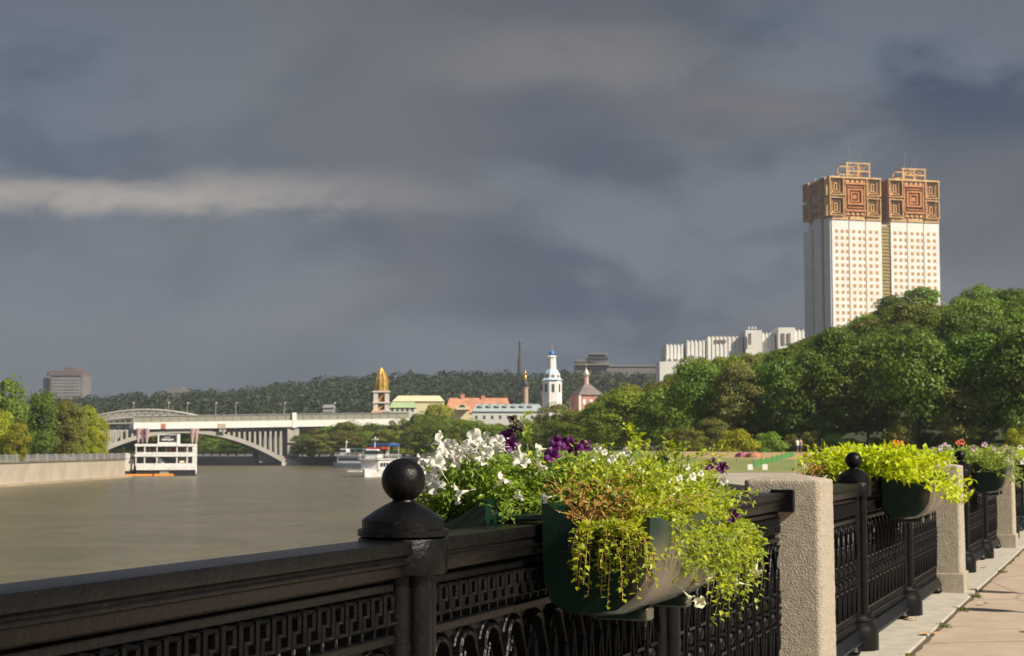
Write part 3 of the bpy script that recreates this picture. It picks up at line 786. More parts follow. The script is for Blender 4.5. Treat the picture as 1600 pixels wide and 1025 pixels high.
# tall sprigs
def sprig(px, py, d, py0, label, leafm, dark=False):
    tip = P(px, py, d); bot = P(px + 22, py0, d); st = [bez(bot, (tip + bot) / 2 + Vector((.02, 0, 0)), tip, 8)]
    for k in range(6): 
        f = U(.25, .85); q_ = bot.lerp(tip, f); st.append(bez(q_, q_ + Vector((U(-.02, .02), 0, .02)), q_ + Vector((U(-.045, .045), U(-.03, .03), U(.0, .04))), 5))
    r_ = plant('sprig', label, 'plant sprig', tuple(bot), st, leafm, STEMM, .038, .32, .010, 'tall shoots above the near planter')
    return r_, bot
sprig(975, 662, 5.5, 735, 'tall light green shoot rising highest above the near planter', LEAF_T)
sprig(1040, 690, 5.6, 738, 'short green shoot right of the tall light green shoot', LEAF_T)
r_, bt = sprig(803, 655, 5.2, 705, 'dark budded shoot rising between the white and the purple petunias', LEAF_G)
add_flowers(r_, FL_SM, P_DARK, [(P(x, y, 5.2), (U(-1, 1), -.8, U(0, 1))) for x, y in [(801, 655), (812, 664), (808, 672), (815, 669), (800, 668), (793, 680), (790, 690)]], bt, .9, 1.5)
add_flowers(r_, FL_BIG, P_PURP, [(P(793, 683, 5.2), (.3, -1, .2)), (P(798, 694, 5.15), (-.3, -1, .1))], bt, .6, .7)

# second planter: lime green leaves ------------------------------
def lime(s0, n, label, rx=(7.5, 9.0), seed=1, ls=.085):
    def tips():
        s_ = s0 + U(-.10, 1.75); o_ = U(-.45, .62)
        top = 1.36 - .35 * max(0, o_ - .3); lo = 1.13 if o_ < .35 else (1.15 - 1.1 * (o_ - .35)) 
        if s_ > s0 + 1.15 and o_ > .3: lo -= .12
        return W3(s_, o_, U(lo, top))
    st = shell(n, lambda: W3(s0 + U(.6, 1.1), U(-.3, .3), 1.08), tips, sag=1, up=.07)
    return plant('lime_foliage_plant', label, 'foliage plant', tuple(W3(s0 + 1, 0, 1.06)), st, LEAF_L, STEMM, ls, .30, .036, 'lime green planter plants', stemr=.003)
S3 = 3 * STEP
L2 = lime(S3 + .3, 300, 'mass of lime green leaves spilling from the planter left of the second pillar')
lime(9 * STEP + .3, 120, 'lime green leaves at the far right edge above the fence', ls=.09)
st = [bez(W3(S3 + .75, -.2, 1.1), W3(S3 + .6, -.35, 1.25), W3(S3 + U(.25, .6), U(-.5, -.3), U(1.12, 1.25)), 6) for k in range(26)]
plant('withered_plant', 'dark reddish dying leaves left of the second post ball', 'dead plant', tuple(W3(S3 + .75, -.3, 1.1)), st, LEAF_D, STEMD, .05, .25, .04, stemr=.003)
# orange blossoms above it
fo = empty('orange_canna', P(1402, 712, 12.2), 0, 'small orange flower spike standing above the lime green leaves', 'flowering plant')
MB().tube([(0, 0, -.05), (.0, 0, .06)], .003, 5).build('stem', STEMM, fo)
for (x, y) in ((1393, 697), (1400, 692), (1408, 694), (1396, 702)):
    o = link('flower', variant(FL_BIG[0], petal('orange_petals', (.85, .30, .04)) if 'orange_petals' not in bpy.data.materials else bpy.data.materials['orange_petals']), None, fo, P(x, y, 12.2) - P(1402, 712, 12.2)); o.rotation_euler = (1.2, U(-1, 1), 0); o.scale = (.8, .8, .8)
# third planter
S6 = 6 * STEP
def tips6():
    o_ = U(-.42, .62); return W3(S6 + U(.3, 2.0), o_, U(1.12 if o_ < .3 else 1.1 - .8 * (o_ - .3), 1.36))
base = W3(S6 + 1, 0, 1.06)
Pk = plant('petunia_plant', 'soft green plant with pale pink and white flowers in the third planter', 'flowering plant', tuple(base), shell(260, lambda: W3(S6 + U(.5, 1.4), U(-.3, .3), 1.08), tips6, sag=1, up=.06), LEAF_G, STEMM, .07, .24, .035, stemr=.003)
add_flowers(Pk, FL_BIG, P_PINK, [(W3(S6 + U(.4, 1.9), U(-.4, .55), U(1.24, 1.40)), (U(-.5, .5), -1, U(0, .8))) for k in range(20)], base, .8, 1.2)
add_flowers(Pk, FL_BIG, P_WHITE, [(W3(S6 + U(.3, 1.9), U(-.4, .6), U(1.18, 1.38)), (U(-.5, .5), -1, U(0, .8))) for k in range(12)], base, 1., 1.5)
add_flowers(Pk, FL_BIG, P_RED, [(W3(S6 + U(1.2, 1.9), U(-.3, .3), U(1.40, 1.44)), (U(-.5, .5), -1, U(0, .8))) for k in range(3)], base, .7, 1.)

# ------------------------------------------------------------------ ground litter and street lamps off to the right (their shadows cross the paving)
litter = [(3.1, 12.6, 'curled tan fallen leaf on the paving nearest the kerb joint'), (4.35, 15.9, 'dry fallen leaf on the paving, farther right of the pillar'), (4.05, 13.9, 'small pale fallen leaf between the two lamp shadows'), (2.98, 11.6, 'dark crumpled leaf lying in the kerb joint'), (3.8, 11.9, 'tiny leaf near the lower right of the paving'), (5.3, 18.1, 'fallen leaf at the far end of the paving'), (4.6, 17.3, 'fallen leaf close to the kerb by the third pillar')]
LL = material('fallen_leaf', (.50, .34, .16), .8, (.38, .22, .09), 12)
for (x, y, lab) in litter:
    mb = MB(); L = U(.05, .075); n = 7
    for k in range(n + 1):
        f = k / n; w_ = L * .45 * math.sin(PI * min(1, f * 1.02)) * (1 + .25 * (k % 2)) + .002
        mb.v += [((f - .5) * 2 * L, -w_, .012 + .02 * (f - .5) ** 2 + .35 * w_), ((f - .5) * 2 * L, 0, .004 + .03 * f), ((f - .5) * 2 * L, w_, .012 + .5 * w_)]
    mb.f = [q for k in range(n) for q in ((3 * k, 3 * k + 3, 3 * k + 4, 3 * k + 1), (3 * k + 1, 3 * k + 4, 3 * k + 5, 3 * k + 2))]
    o = mb.build('fallen_leaf', LL, None, (x, y, .004), U(0, 6)); tag(o, lab, 'leaf', 'leaves fallen on the promenade')
GR = leafmat('weed_leaves', (.10, .13, .03), (.20, .21, .05), .3, .6, 9)
tufts = [(.37, 6.95, 'flat weed tuft growing in the kerb joint beside the second post base'), (.38, 8.9, 'small weed in the kerb joint before the second pillar'), (.37, 10.2, 'weed in the kerb joint at the second pillar'), (.38, 11.5, 'weed tuft by the foot of the second stone pillar'), (.38, 14.6, 'weed tuft in the kerb joint beyond the second pillar')]
for (o_, s_, lab) in tufts:
    b0 = fl(s_, o_, .0); mb = MB()
    for k in range(70):
        a_ = U(0, 6.28); r_ = U(.01, .05); h_ = U(.006, .022); c_ = Vector((math.cos(a_), math.sin(a_), 0)); sd = Vector((-c_.y, c_.x, 0)) * .006
        p = Vector((G(0, .05) * FD.x, G(0, .07) * FD.y, 0)); n0 = len(mb.v)
        mb.v += [tuple(p - sd), tuple(p + sd), tuple(p + c_ * r_ * .6 + sd + Vector((0, 0, h_))), tuple(p + c_ * r_ * .6 - sd + Vector((0, 0, h_))), tuple(p + c_ * r_ + Vector((0, 0, h_ * .6)))]
        mb.f += [(n0, n0 + 1, n0 + 2, n0 + 3), (n0 + 3, n0 + 2, n0 + 4)]
    o = mb.build('weed_tuft', GR, None, b0); tag(o, lab, 'weed', 'weeds in the kerb joint')
sh = Vector((SUN.x, SUN.y)).normalized(); k_ = Vector((SUN.x, SUN.y)).length / SUN.z
for (x, y, h_, lab) in ((4.39, 15.3, 4.2, 'thin grey lamp post right of the paving, farther of two'), (3.84, 13.6, 4.0, 'thin grey lamp post right of the paving, nearer of two')):
    r_ = empty('street_lamp', (x + sh.x * h_ * k_, y + sh.y * h_ * k_, 0), 0, lab, 'street lamp', 'lamp posts beside the promenade')
    MB().lathe([(.09, 0), (.09, .3), (.05, .35), (.035, h_ - .3)], 0, 0, 12).build('pole', DGREY, r_, smooth=True)
    MB().lathe([(.04, h_ - .3), (.12, h_ - .22), (.14, h_ - .05), (.05, h_)], 0, 0, 12).build('lamp_head', WHITE, r_, smooth=True)

# ------------------------------------------------------------------ tower with two shafts
TD = 850; TR = math.radians(14); KX = TD / F
tb = P(1303, 540, TD); TZ = 40.0
def zt(py): return ZP(py, TD) - TZ
tower = empty('high_rise_tower', (tb.x, tb.y, TZ), TR, 'tall white twin-shaft tower with copper and gold latticed crown above the wooded hill', 'tower'); tower.scale = (1.10, 1, 1)
WT = zt(342.5); H0 = -10
# front face y=0 towards the camera, x to the right, depth +y
m = MB()
BA = [(0, 8.6), (9.1, 17.5), (18.0, 26.2)]; BBx = 31.2
for (a_, b__) in BA: m.box(a_, b__, 0, 30, H0, WT)
for (a_, b__) in BA: m.box(a_ + BBx, b__ + BBx, 0, 30, H0, WT)
m.build('white_facade', TILE, tower)
m = MB()
for (a_, b__) in ((8.6, 9.1), (17.5, 18.0), (8.6 + BBx, 9.1 + BBx), (17.5 + BBx, 18 + BBx)): m.box(a_ + .002, b__ - .002, .8, 29.9, H0, WT - .1)
m.build('facade_groove', GREY, tower)
m = MB(); m.box(26.203, BBx - .003, .8, 28, H0, WT - 3)
for k in range(34): m.box(26.25, BBx - .05, -.1 + .5, .799, 20 + k * 1.86, 20.5 + k * 1.86)
m.build('link_bay', OLIVE, tower)
m = MB(); m.box(26.25, BBx - .05, 1.5, 27, WT - 2.9, WT - 1.6); m.build('link_cap', WHITE, tower)
# grey left flank: three piers with deep slots
m = MB(); tops = [zt(340), zt(336), zt(351)]
for k, (y0, y1) in enumerate(((0.6, 8.8), (11.2, 20.6), (22.6, 32.6))): m.box(-.9 - .35 * k, -.002, y0, y1, H0, tops[k])
m.box(-.15, -.003, 0.0, .55, H0, WT)
m.build('flank_pier', SIDE, tower)
m = MB(); m.box(-.30, -.004, 8.81, 11.19, H0, tops[0]); m.box(-.30, -.004, 20.61, 22.59, H0, tops[0]); m.build('flank_slot', DGREY, tower)
m = MB()
for (a_, b__) in BA:
    for dx in (0, BBx): m.box(a_ + .1 + dx, b__ - .1 + dx, -.5, 29, WT, WT + 2.0)
m.build('gold_cornice', GOLD, tower)
# windows: bronze panes set in white reveals, one mesh each
wm = MB(); wm.box(-.72, .72, -.10, -.03, -.85, .85); wm = wm.mesh('window')
wx = [2.3, 5.3, 8.1, 11.5, 14.6, 17.2, 20.4, 23.6]
cnt = 0; rest = MB()
for r in range(17):
    zc = WT - 6.2 - r * 3.66
    for dx in (0, BBx):
        for x in wx:
            x_ = x + dx
            if r < 6 and cnt < 96: link('window', wm, BRONZE, tower, (x_, 0, zc)); cnt += 1
            else: rest.box(x_ - .72, x_ + .72, -.10, -.03, zc - .85, zc + .85)
rest.build('lower_windows', BRONZE, tower)['kind'] = 'stuff'
# crown: per shaft a dark core with coffered gold frames and a copper cross between them
CB = WT + 2.0; CT = zt(276); CH = CT - CB
def frame(m, x, z, w_, h_, y, t, dp):
    m.box(x, x + w_, y - dp, y, z, z + t); m.box(x, x + w_, y - dp, y, z + h_ - t, z + h_)
    m.box(x, x + t, y - dp, y, z + t, z + h_ - t); m.box(x + w_ - t, x + w_, y - dp, y, z + t, z + h_ - t)
def coffer(mg, mc, x, z, w_, h_, y):
    frame(mg, x, z, w_, h_, y, .48, 2.0); frame(mg, x + 1.5, z + 1.5, w_ - 3, h_ - 3, y + .6, .32, 1.2)
    frame(mg, x + 2.9, z + 2.9, w_ - 5.8, h_ - 5.8, y + 1.0, .4, 1.2)
    for (ax, az, bx, bz) in ((0, 0, 1, 1), (1, 0, -1, 1), (0, 1, 1, -1), (1, 1, -1, -1)):
        x0 = x + .6 + ax * (w_ - 1.2); z0 = z + .6 + az * (h_ - 1.2)
        mg.tube([(x0, y - 1.6, z0), (x0 + bx * 2.4, y + .4, z0 + bz * 2.4)], .18, 4)
    mc.box(x + 1.6, x + w_ - 1.6, y + .5, y + .8, z + 1.6, z + h_ - 1.6)
mg = MB(); mc = MB(); mo = MB(); hw = 7.6; hh = CH / 2 - .5
for dx in (-1.6, BBx - 1.2):
    mc = MB()
    mo.box(dx + .6, dx + 27.0, 1.2, 29, CB, CT - .8)
    for x in (dx, dx + 19.6):
        for z in (CB, CB + hh + 1.0): coffer(mg, mc, x, z, hw, hh, .4)
    cx = dx + 8.2; cw = 11.0
    # copper middle: stepped fret
    for (z0, z1, ins, pr) in ((.2, 1.6, .2, .6), (2.4, 3.6, 0, 1.5), (4.4, 5.0, 1.4, 1.1)):
        mc.box(cx + ins, cx + cw - ins, -pr, 1.1, CB + z0, CB + z1); mc.box(cx + ins, cx + cw - ins, -pr, 1.1, CT - z1 - .4, CT - z0 - .4)
    for k in range(4):
        for z in (CB + .4, CT - 3.0): mg.box(cx + .8 + k * 2.5, cx + 2.2 + k * 2.5, -1.3, .9, z + .2, z + 1.3)
    mid = CB + CH / 2
    frame(mc, cx + 1.4, mid - 4.4, cw - 2.8, 8.8, .3, 1.0, 1.6); frame(mc, cx + 3.2, mid - 2.8, cw - 6.4, 5.6, .5, .8, 1.2); mc.box(cx + 4.4, cx + cw - 4.4, -.2, 1.1, mid - 1.2, mid + 1.2)
    mc.box(cx, cx + .8, -1.0, 1.1, CB, CT - .5); mc.box(cx + cw - .8, cx + cw, -1.0, 1.1, CB, CT - .5)
    mg.box(dx - .2, dx + 27.4, -1.7, 29.5, CT - .79, CT + .1)
    mc.build('copper_cladding', COPPER, tower)
mc = MB()
# left flank of the crown
for y0 in (1.6, 22.4):
    for z in (CB, CB + hh + 1.0):
        m2 = MB(); m3 = MB(); coffer(m2, m3, 0, z, hw, hh, 0)
        R_ = Matrix.Translation((-1.0, y0 + hw, 0)) @ Matrix.Rotation(-PI / 2, 4, 'Z')
        for src, dst in ((m2, mg), (m3, mc)): 
            dst.T = R_; dst.add(src.v, src.f); dst.T = None
for (z0, z1, pr) in ((.2, 1.8, .6), (3.4, 5.0, 1.4), (8, 14, .9), (CH - 5, CH - 3.6, 1.4), (CH - 2.4, CH - 1, .6)): mc.box(-1.0 - pr, -.9, 10.4, 21.0, CB + z0, CB + z1)
mo.build('crown_core', COREB, tower); mg.build('crown_frame', GOLD, tower); mc.build('copper_cladding', COPPER, tower)
for dx, top in ((11, zt(251)), (BBx + 10, zt(256))):
    m = MB(); x0, x1, y0, y1 = dx - 1, dx + 11, 4, 15
    for x in (x0, (x0 + x1) / 2, x1):
        for y in (y0, y1): m.box(x - .3, x + .3, y - .3, y + .3, CT, top)
    for z in (CT + (top - CT) * .5, top): 
        for y in (y0, y1): m.box(x0 - .5, x1 + .5, y - .25, y + .25, z - .3, z + .3)
        for x in (x0, x1): m.box(x - .25, x + .25, y0, y1, z - .25, z + .25)
    for (xa, xb) in ((x0, (x0 + x1) / 2), ((x0 + x1) / 2, x1)):
        m.tube([(xa, y0, top), (xb, y0, CT + 3)], .2, 4); m.tube([(xb, y0, top), (xa, y0, CT + 3)], .2, 4)
    frame(m, x0 + 4, CT + 3, 4, 4, y0 + 2, .5, .8)
    m.box(x0 + 1, x1 - 3, y0 + 2, y1 - 2, CT, CT + 2.2)
    m.build('roof_cage', GOLD, tower)
    m = MB()
    for k in range(4): m.tube([(x0 + 2 + k * 2.4, y0 + 4, top - 2), (x0 + 2 + k * 2.4, y0 + 4, top + (3 + 4 * (k % 2)))], .10, 4)
    m.tube([(x0 + 4, y0 + 6, top), (x0 + 4, y0 + 6, top + 10.5)], .16, 4)
    m.build('antenna', GREY, tower)
m = MB()
for k in range(9): 
    x = U(-1, 9); m.tube([(x, 2 + k * 2.5, CT), (x, 2 + k * 2.5, CT + U(1.2, 3))], .12, 4)
m.box(2, 9, 6, 12, CT + .1, CT + 1.6); m.build('roof_gear', WHITE, tower)

# ------------------------------------------------------------------ white terrace building on the ridge
def blk(m, px0, px1, pyt, pyb, d, dep=16, dy=0):
    a_ = P(px0, pyt, d); b__ = P(px1, pyb, d); m.box(a_.x, b__.x, d + dy, d + dy + dep, b__.z, a_.z); return m
RD = 680
rb = empty('institute_building', (0, 0, 0), 0, 'long white stepped building with vertical fins along the wooded ridge', 'building')
m = MB()
for (x0, x1, yt) in ((1040, 1068, 540), (1072, 1102, 534), (1104, 1162, 527), (1190, 1212, 522), (1240, 1258, 517)): blk(m, x0, x1, yt, 600, RD, 22, 0)
blk(m, 1029, 1070, 566, 605, RD, 20, -5); blk(m, 1070, 1090, 562, 600, RD, 20, -3)
blk(m, 1163, 1189, 517, 590, RD, 20, -4); blk(m, 1213, 1240, 513, 590, RD, 20, -5)
m.build('white_wall', TILE, rb)
fin_m = MB()
for (x0, x1, yt, n) in ((1040, 1069, 539, 5), (1072, 1103, 533, 5), (1104, 1162, 527, 9), (1190, 1212, 521, 4), (1240, 1258, 516, 3)):
    for k in range(n):
        px = x0 + (x1 - x0) * (k + .5) / n; blk(fin_m, px - 1.5, px + 1.5, yt - 1.2, 600, RD, .25, -.28)
fin_m.build('fins', WHITE, rb)
m = MB()
for k in range(3): blk(m, 1044 + k * 9, 1049 + k * 9, 561, 565, RD, .6, -.62)
for (a_, b__) in ((1166, 1171), (1218, 1223), (1227, 1232)): blk(m, a_, b__, 522, 540, RD, .4, -5.4)
blk(m, 1074, 1083, 556, 561, RD, .4, -3.4); blk(m, 1073, 1084, 570, 577, RD, .4, -3.4); blk(m, 1116, 1134, 531, 536, RD, .4, -.42)
m.build('window_band', BROWNR, rb)
m = MB(); blk(m, 1106, 1152, 524.5, 527, RD + 1, 14, 1); blk(m, 1072, 1084, 532.3, 534, RD + 1, 12, 0); m.build('roof_edge', BROWNR, rb)
m = MB()
for px in (1172, 1177, 1182): blk(m, px - .3, px + .3, 508, 517, RD, .3, 3); blk(m, px - 1.3, px + 1.3, 511, 512.5, RD, .4, 2.6)
m.build('roof_aerial', WHITE, rb)

ob = empty('observation_building', (0, 0, 0), 0, 'distant grey brown flat-topped building with stacked terraces beyond the white terrace building', 'building')
OD = 1320
m = MB(); blk(m, 899, 928, 561, 600, OD, 20); blk(m, 921, 952, 553, 600, OD, 22, 3); blk(m, 928, 1040, 572, 600, OD, 12, 6); m.build('wall', BRICKF, ob)
m = MB()
for y in (558, 563, 568): blk(m, 918, 944, y, y + 2, OD, 1, -1.2)
blk(m, 900, 916, 565, 568, OD, 1, -1.2); blk(m, 944, 951, 556, 560, OD, 1, 1.8)
m.build('window_band', DGREY, ob)
m = MB(); blk(m, 897, 954, 569, 570.5, OD, 8, -3); blk(m, 919, 948, 552, 553.5, OD, 8, -1); blk(m, 928, 1040, 570.6, 572, OD, 13, 5); m.build('terrace_slab', BEIGE, ob)

def tower_lathe(root, name, mat, prof, px, d, seg=12, off=(0, 0), **kw):
    """prof of (half width in metres, z) above root"""
    m = MB(); m.lathe(prof, off[0], off[1], seg); return m.build(name, mat, root, smooth=True, **kw)
def zs(py, d, z0): return ZP(py, d) - z0
# chimney
CD = 1500; k_ = CD / F; z0 = 0
ch = empty('chimney_stack', (XP(812.5, CD), CD, 0), 0, 'thin dark chimney stack standing on the far wooded ridge', 'chimney')
MB().lathe([(4.0 * k_, 0), (3.6 * k_, ZP(560, CD)), (2.2 * k_, ZP(559, CD)), (1.9 * k_, ZP(536, CD))], 0, 0, 16).build('shaft', DGREY, ch, smooth=True)
MB().lathe([(2.5 * k_, ZP(536, CD)), (2.6 * k_, ZP(533.5, CD)), (2.2 * k_, ZP(532.5, CD))], 0, 0, 16).build('rim', BLUEC, ch)

# ------------------------------------------------------------------ monastery group
MD = 660; K = MD / F; MZ = 2.0
def mz(py): return ZP(py, MD) - MZ
bt_ = empty('bell_tower', (XP(862.5, MD), MD, MZ), .5, 'white tiered church bell tower with a bright blue dome', 'church tower')
m = MB(); a_ = 16 * K; m.lathe([(a_, -2), (a_, mz(594))], 0, 0, 8); m.lathe([(13.5 * K, mz(593.4)), (13 * K, mz(584))], 0, 0, 8); m.lathe([(7.2 * K, mz(577)), (6.2 * K, mz(557))], 0, 0, 8); m.build('white_tier', WHITE, bt_)
m = MB(); m.lathe([(18.5 * K, mz(594)), (17 * K, mz(593.5)), (13.5 * K, mz(590.5))], 0, 0, 8); m.lathe([(12.5 * K, mz(583.9)), (11.5 * K, mz(582)), (8 * K, mz(577))], 0, 0, 8); m.build('pale_blue_roof', PALEBLUE, bt_)
m = MB(); m.lathe([(17.5 * K, mz(595)), (17.5 * K, mz(594.1))], 0, 0, 8); m.lathe([(8 * K, mz(558)), (7 * K, mz(556.5)), (3 * K, mz(555.5))], 0, 0, 8); m.build('cornice', WHITE, bt_)
m = MB(); m.lathe([(2.6 * K, mz(556)), (4.4 * K, mz(553)), (4.4 * K, mz(551)), (2.4 * K, mz(548.5)), (.9 * K, mz(546.5))], 0, 0, 14); m.build('dome', BLUE, bt_, smooth='all')
m = MB(); m.lathe([(1.0 * K, mz(547)), (1.6 * K, mz(544.5)), (.5 * K, mz(542.5)), (.3 * K, mz(538))], 0, 0, 8); m.box(-1.6 * K, 1.6 * K, -.1, .1, mz(540.6), mz(540)); m.build('gilded_cross', GOLDD, bt_)
for k in range(8):
    an = 2 * PI * k / 8 + PI / 8
    m = MB(); m.T = Matrix.Rotation(an, 4, 'Z'); m.box(a_ * .925, a_ * .925 + .12, -.55, .55, mz(613), mz(600.5)); m.build('arched_opening', DGREY, bt_)
for k in range(8):
    an = 2 * PI * k / 8 + PI / 8; rr = 13.2 * K * .924
    m = MB(); m.T = Matrix.Rotation(an, 4, 'Z') @ Matrix.Translation((rr, 0, mz(588.3))) @ Matrix.Rotation(PI / 2, 4, 'Y'); m.lathe([(.75, -.02), (.75, .12)], 0, 0, 14); m.build('round_window', BROWNR, bt_)
dm = empty('small_belfry', (XP(821, MD), MD, MZ), 0, 'slim brown belfry with a dark onion dome and gilded top', 'church tower')
MB().lathe([(4.8 * K, -2), (4.2 * K, mz(606)), (5.2 * K, mz(605.5)), (5.2 * K, mz(604.5))], 0, 0, 10).build('drum', material('tan_brick', (.42, .30, .22), .8), dm)
MB().lathe([(3.6 * K, mz(605)), (5.8 * K, mz(602)), (5.6 * K, mz(599.5)), (2.6 * K, mz(596)), (1.2 * K, mz(594))], 0, 0, 14).build('onion_dome', DGREY, dm, smooth='all')
m = MB(); m.lathe([(1.5 * K, mz(595)), (2.4 * K, mz(590)), (1.1 * K, mz(587)), (2.6 * K, mz(583.5)), (.5 * K, mz(581)), (.3 * K, mz(577))], 0, 0, 10); m.box(-1.7 * K, 1.7 * K, -.1, .1, mz(580), mz(579.3)); m.build('gilded_cross', GOLDD, dm, smooth=True)
rc = empty('red_church', (XP(917, MD), MD + 4, MZ), .35, 'small red church with a grey-brown tent roof and a gilded cupola', 'church')
a_ = 19 * K
MB().box(-a_, a_, -a_, a_, -2, mz(617)).build('red_wall', REDB, rc)
m = MB(); m.taper(-a_ * 1.13, a_ * 1.13, -a_ * 1.13, a_ * 1.13, mz(617), mz(600), .22); m.build('tent_roof', BROWNR, rc)
m = MB()
for sx in (-1, 1):
    for sy in (-1, 1): m.box(sx * a_ - .35, sx * a_ + .35, sy * a_ - .35, sy * a_ + .35, -2, mz(618))
m.build('white_corner_trim', WHITE, rc)
for x in (-3, 0, 3): MB().box(x - .6, x + .6, -a_ - .1, -a_ - .003, mz(632), mz(624)).build('window', WHITE, rc)
MB().lathe([(4.3 * K, mz(603)), (3.9 * K, mz(588)), (5 * K, mz(587.4)), (5 * K, mz(586.6))], 0, 0, 12).build('drum', material('pink_plaster', (.55, .36, .30), .8), rc)
MB().lathe([(4 * K, mz(586.5)), (5.6 * K, mz(585)), (4.6 * K, mz(582)), (1.4 * K, mz(577)), (.6 * K, mz(574.5))], 0, 0, 14).build('cupola', material('pale_gilding', (.70, .62, .45), .3, metal=.5), rc, smooth='all')
m = MB(); m.lathe([(.9 * K, mz(575)), (.9 * K, mz(572)), (.3 * K, mz(571)), (.25 * K, mz(564))], 0, 0, 8); m.box(-1.8 * K, 1.8 * K, -.1, .1, mz(568.4), mz(567.6)); m.build('gilded_cross', GOLDD, rc)

# golden topped tower
GD = 640; K = GD / F
gt = empty('gilded_spire_tower', (XP(595.5, GD), GD, 2), .08, 'square cream tower with an openwork golden pointed top left of the monastery roofs', 'tower')
def gz(py): return ZP(py, GD) - 2
m = MB(); a_ = 13 * K
for sx in (-1, 1):
    for sy in (-1, 1): m.box(sx * a_ - 1.1 * sx - .9, sx * a_ - 1.1 * sx + .9, sy * a_ - 1.1 * sy - .9, sy * a_ - 1.1 * sy + .9, -4, gz(611))
for y in (612, 629, 642): m.box(-a_ - .2, a_ + .2, -a_ - .2, a_ + .2, gz(y + 1.5), gz(y - 1))
m.build('cream_frame', material('cream_stone', (.62, .55, .47), .8), gt)
MB().box(-a_ + 1.5, a_ - 1.5, -a_ + 1.5, a_ - 1.5, -4, gz(613)).build('inner_wall', COREB, gt)
m = MB()
for z0_, z1_ in ((627, 614.5), (640, 631)): m.tube([(-a_ + 2, -a_ + .8, gz(z0_)), (a_ - 2, -a_ + .8, gz(z1_))], .35, 4)
m.build('brace', GOLD, gt)
m = MB(); m.lathe([(9.4 * K, gz(611)), (9.8 * K, gz(600)), (9.2 * K, gz(593)), (6.5 * K, gz(585)), (2.5 * K, gz(579)), (.6 * K, gz(575.5))], 0, 0, 10); m.build('golden_top', SCAFF, gt)
m = MB()
pr = [(9.7 * K, gz(611)), (10.1 * K, gz(600)), (9.5 * K, gz(593)), (6.8 * K, gz(585)), (2.8 * K, gz(579)), (.7 * K, gz(575))]
for k in range(10):
    an = 2 * PI * k / 10; m.tube([(r_ * math.cos(an), r_ * math.sin(an), z_) for r_, z_ in pr], .22, 4)
m.build('golden_ribs', GOLDD, gt)

def gable(root, px0, px1, py_eave, py_ridge, d, dep, wallm, roofm, py_base=665, dy=0, hip=.0, windows=0, wy=None):
    x0 = XP(px0, d); x1 = XP(px1, d); ze = ZP(py_eave, d); zr = ZP(py_ridge, d); zb = ZP(py_base, d); y0 = d + dy; h_ = (x1 - x0) * hip
    MB().box(x0, x1, y0, y0 + dep, zb, ze).build('wall', wallm, root)
    m = MB(); m.add([(x0 - .4, y0 - .5, ze), (x1 + .4, y0 - .5, ze), (x1 + .4, y0 + dep + .5, ze), (x0 - .4, y0 + dep + .5, ze), (x0 + h_, y0 + dep / 2, zr), (x1 - h_, y0 + dep / 2, zr)],
                    [(0, 1, 5, 4), (2, 3, 4, 5), (1, 2, 5), (3, 0, 4), (3, 2, 1, 0)]); m.build('roof', roofm, root)
    if windows:
        wmesh = MB().box(-.45, .45, -.06, .0, -.7, .7).mesh('window')
        for k in range(windows): link('window', wmesh, DGREY, root, (x0 + (x1 - x0) * (k + .5) / windows, y0 - .003, ZP(wy, d)))
def house(name, lab, grp=None): return empty(name, (0, 0, 0), 0, lab, 'building', grp)
r_ = house('hall_building', 'long pale yellow hall with a cream roof right of the golden tower'); gable(r_, 614, 692, 627, 617.5, 660, 12, YELLOWW, material('cream_roof', (.70, .62, .40), .6), hip=.08)
r_ = house('green_roofed_house', 'low house with a pale green roof in front of the yellow hall'); gable(r_, 609, 648, 637, 627.5, 645, 9, material('pale_wall', (.55, .56, .48), .7), GREENR, hip=.05, windows=5, wy=640)
r_ = house('red_roofed_house', 'small red-roofed house at the bridge end below the golden tower'); gable(r_, 578, 596, 650, 641, 610, 8, PALEBLUE, ORANGE, hip=.1); 
r_ = house('dark_roofed_house', 'small house with a dull red roof at the right end of the bridge'); gable(r_, 566, 579, 655, 646, 606, 8, PALEBLUE, material('dull_red_roof', (.32, .14, .14), .7), hip=.1)
r_ = house('monastery_hall', 'long orange tile roofed monastery building with arched cream gables'); gable(r_, 697, 797, 640, 621, 690, 14, YELLOWW, ORANGE, hip=.04)
K = 675 / F
for (px, w_) in ((722, 10), (775, 9)):
    m = MB(); c_ = P(px, 640, 686); m.T = Matrix.Translation(c_)
    ar = [(w_ * K * math.cos(PI * k / 12), w_ * K * .85 * math.sin(PI * k / 12)) for k in range(13)]
    n = len(ar); m.add([(x, 0, z) for x, z in ar] + [(x, 5, z) for x, z in ar], [tuple(range(n)), tuple(range(2 * n - 1, n - 1, -1))] + [(i, n + i, n + (i + 1) % n, (i + 1) % n) for i in range(n)])
    g_ = m.build('arched_gable', YELLOWW, r_)
    m = MB(); m.T = Matrix.Translation(c_) ; ar = [(w_ * .5 * K * math.cos(PI * k / 12), 1 + w_ * .42 * K * math.sin(PI * k / 12)) for k in range(13)]
    m.add([(x, -.06, z) for x, z in ar], [tuple(range(n))]); m.build('arched_window', DGREY, g_)
for (px, py) in ((723, 616), (755, 618)): 
    c_ = P(px, py, 697); MB().box(c_.x - .8, c_.x + .8, 696, 698, c_.z - 2.5, c_.z).build('chimney', ORANGE, r_)
r_ = house('annex_building', 'cream annex with an orange roof stepping down below the monastery hall'); gable(r_, 733, 762, 645, 632, 668, 8, YELLOWW, ORANGE, hip=.12)
r_ = house('long_riverside_building', 'long white building with a pale zinc roof below the bell tower'); gable(r_, 738, 850, 643, 631, 640, 12, material('off_white_wall', (.62, .60, .55), .7), BLUEGR, py_base=672, hip=.06, windows=9, wy=652)
m = MB()
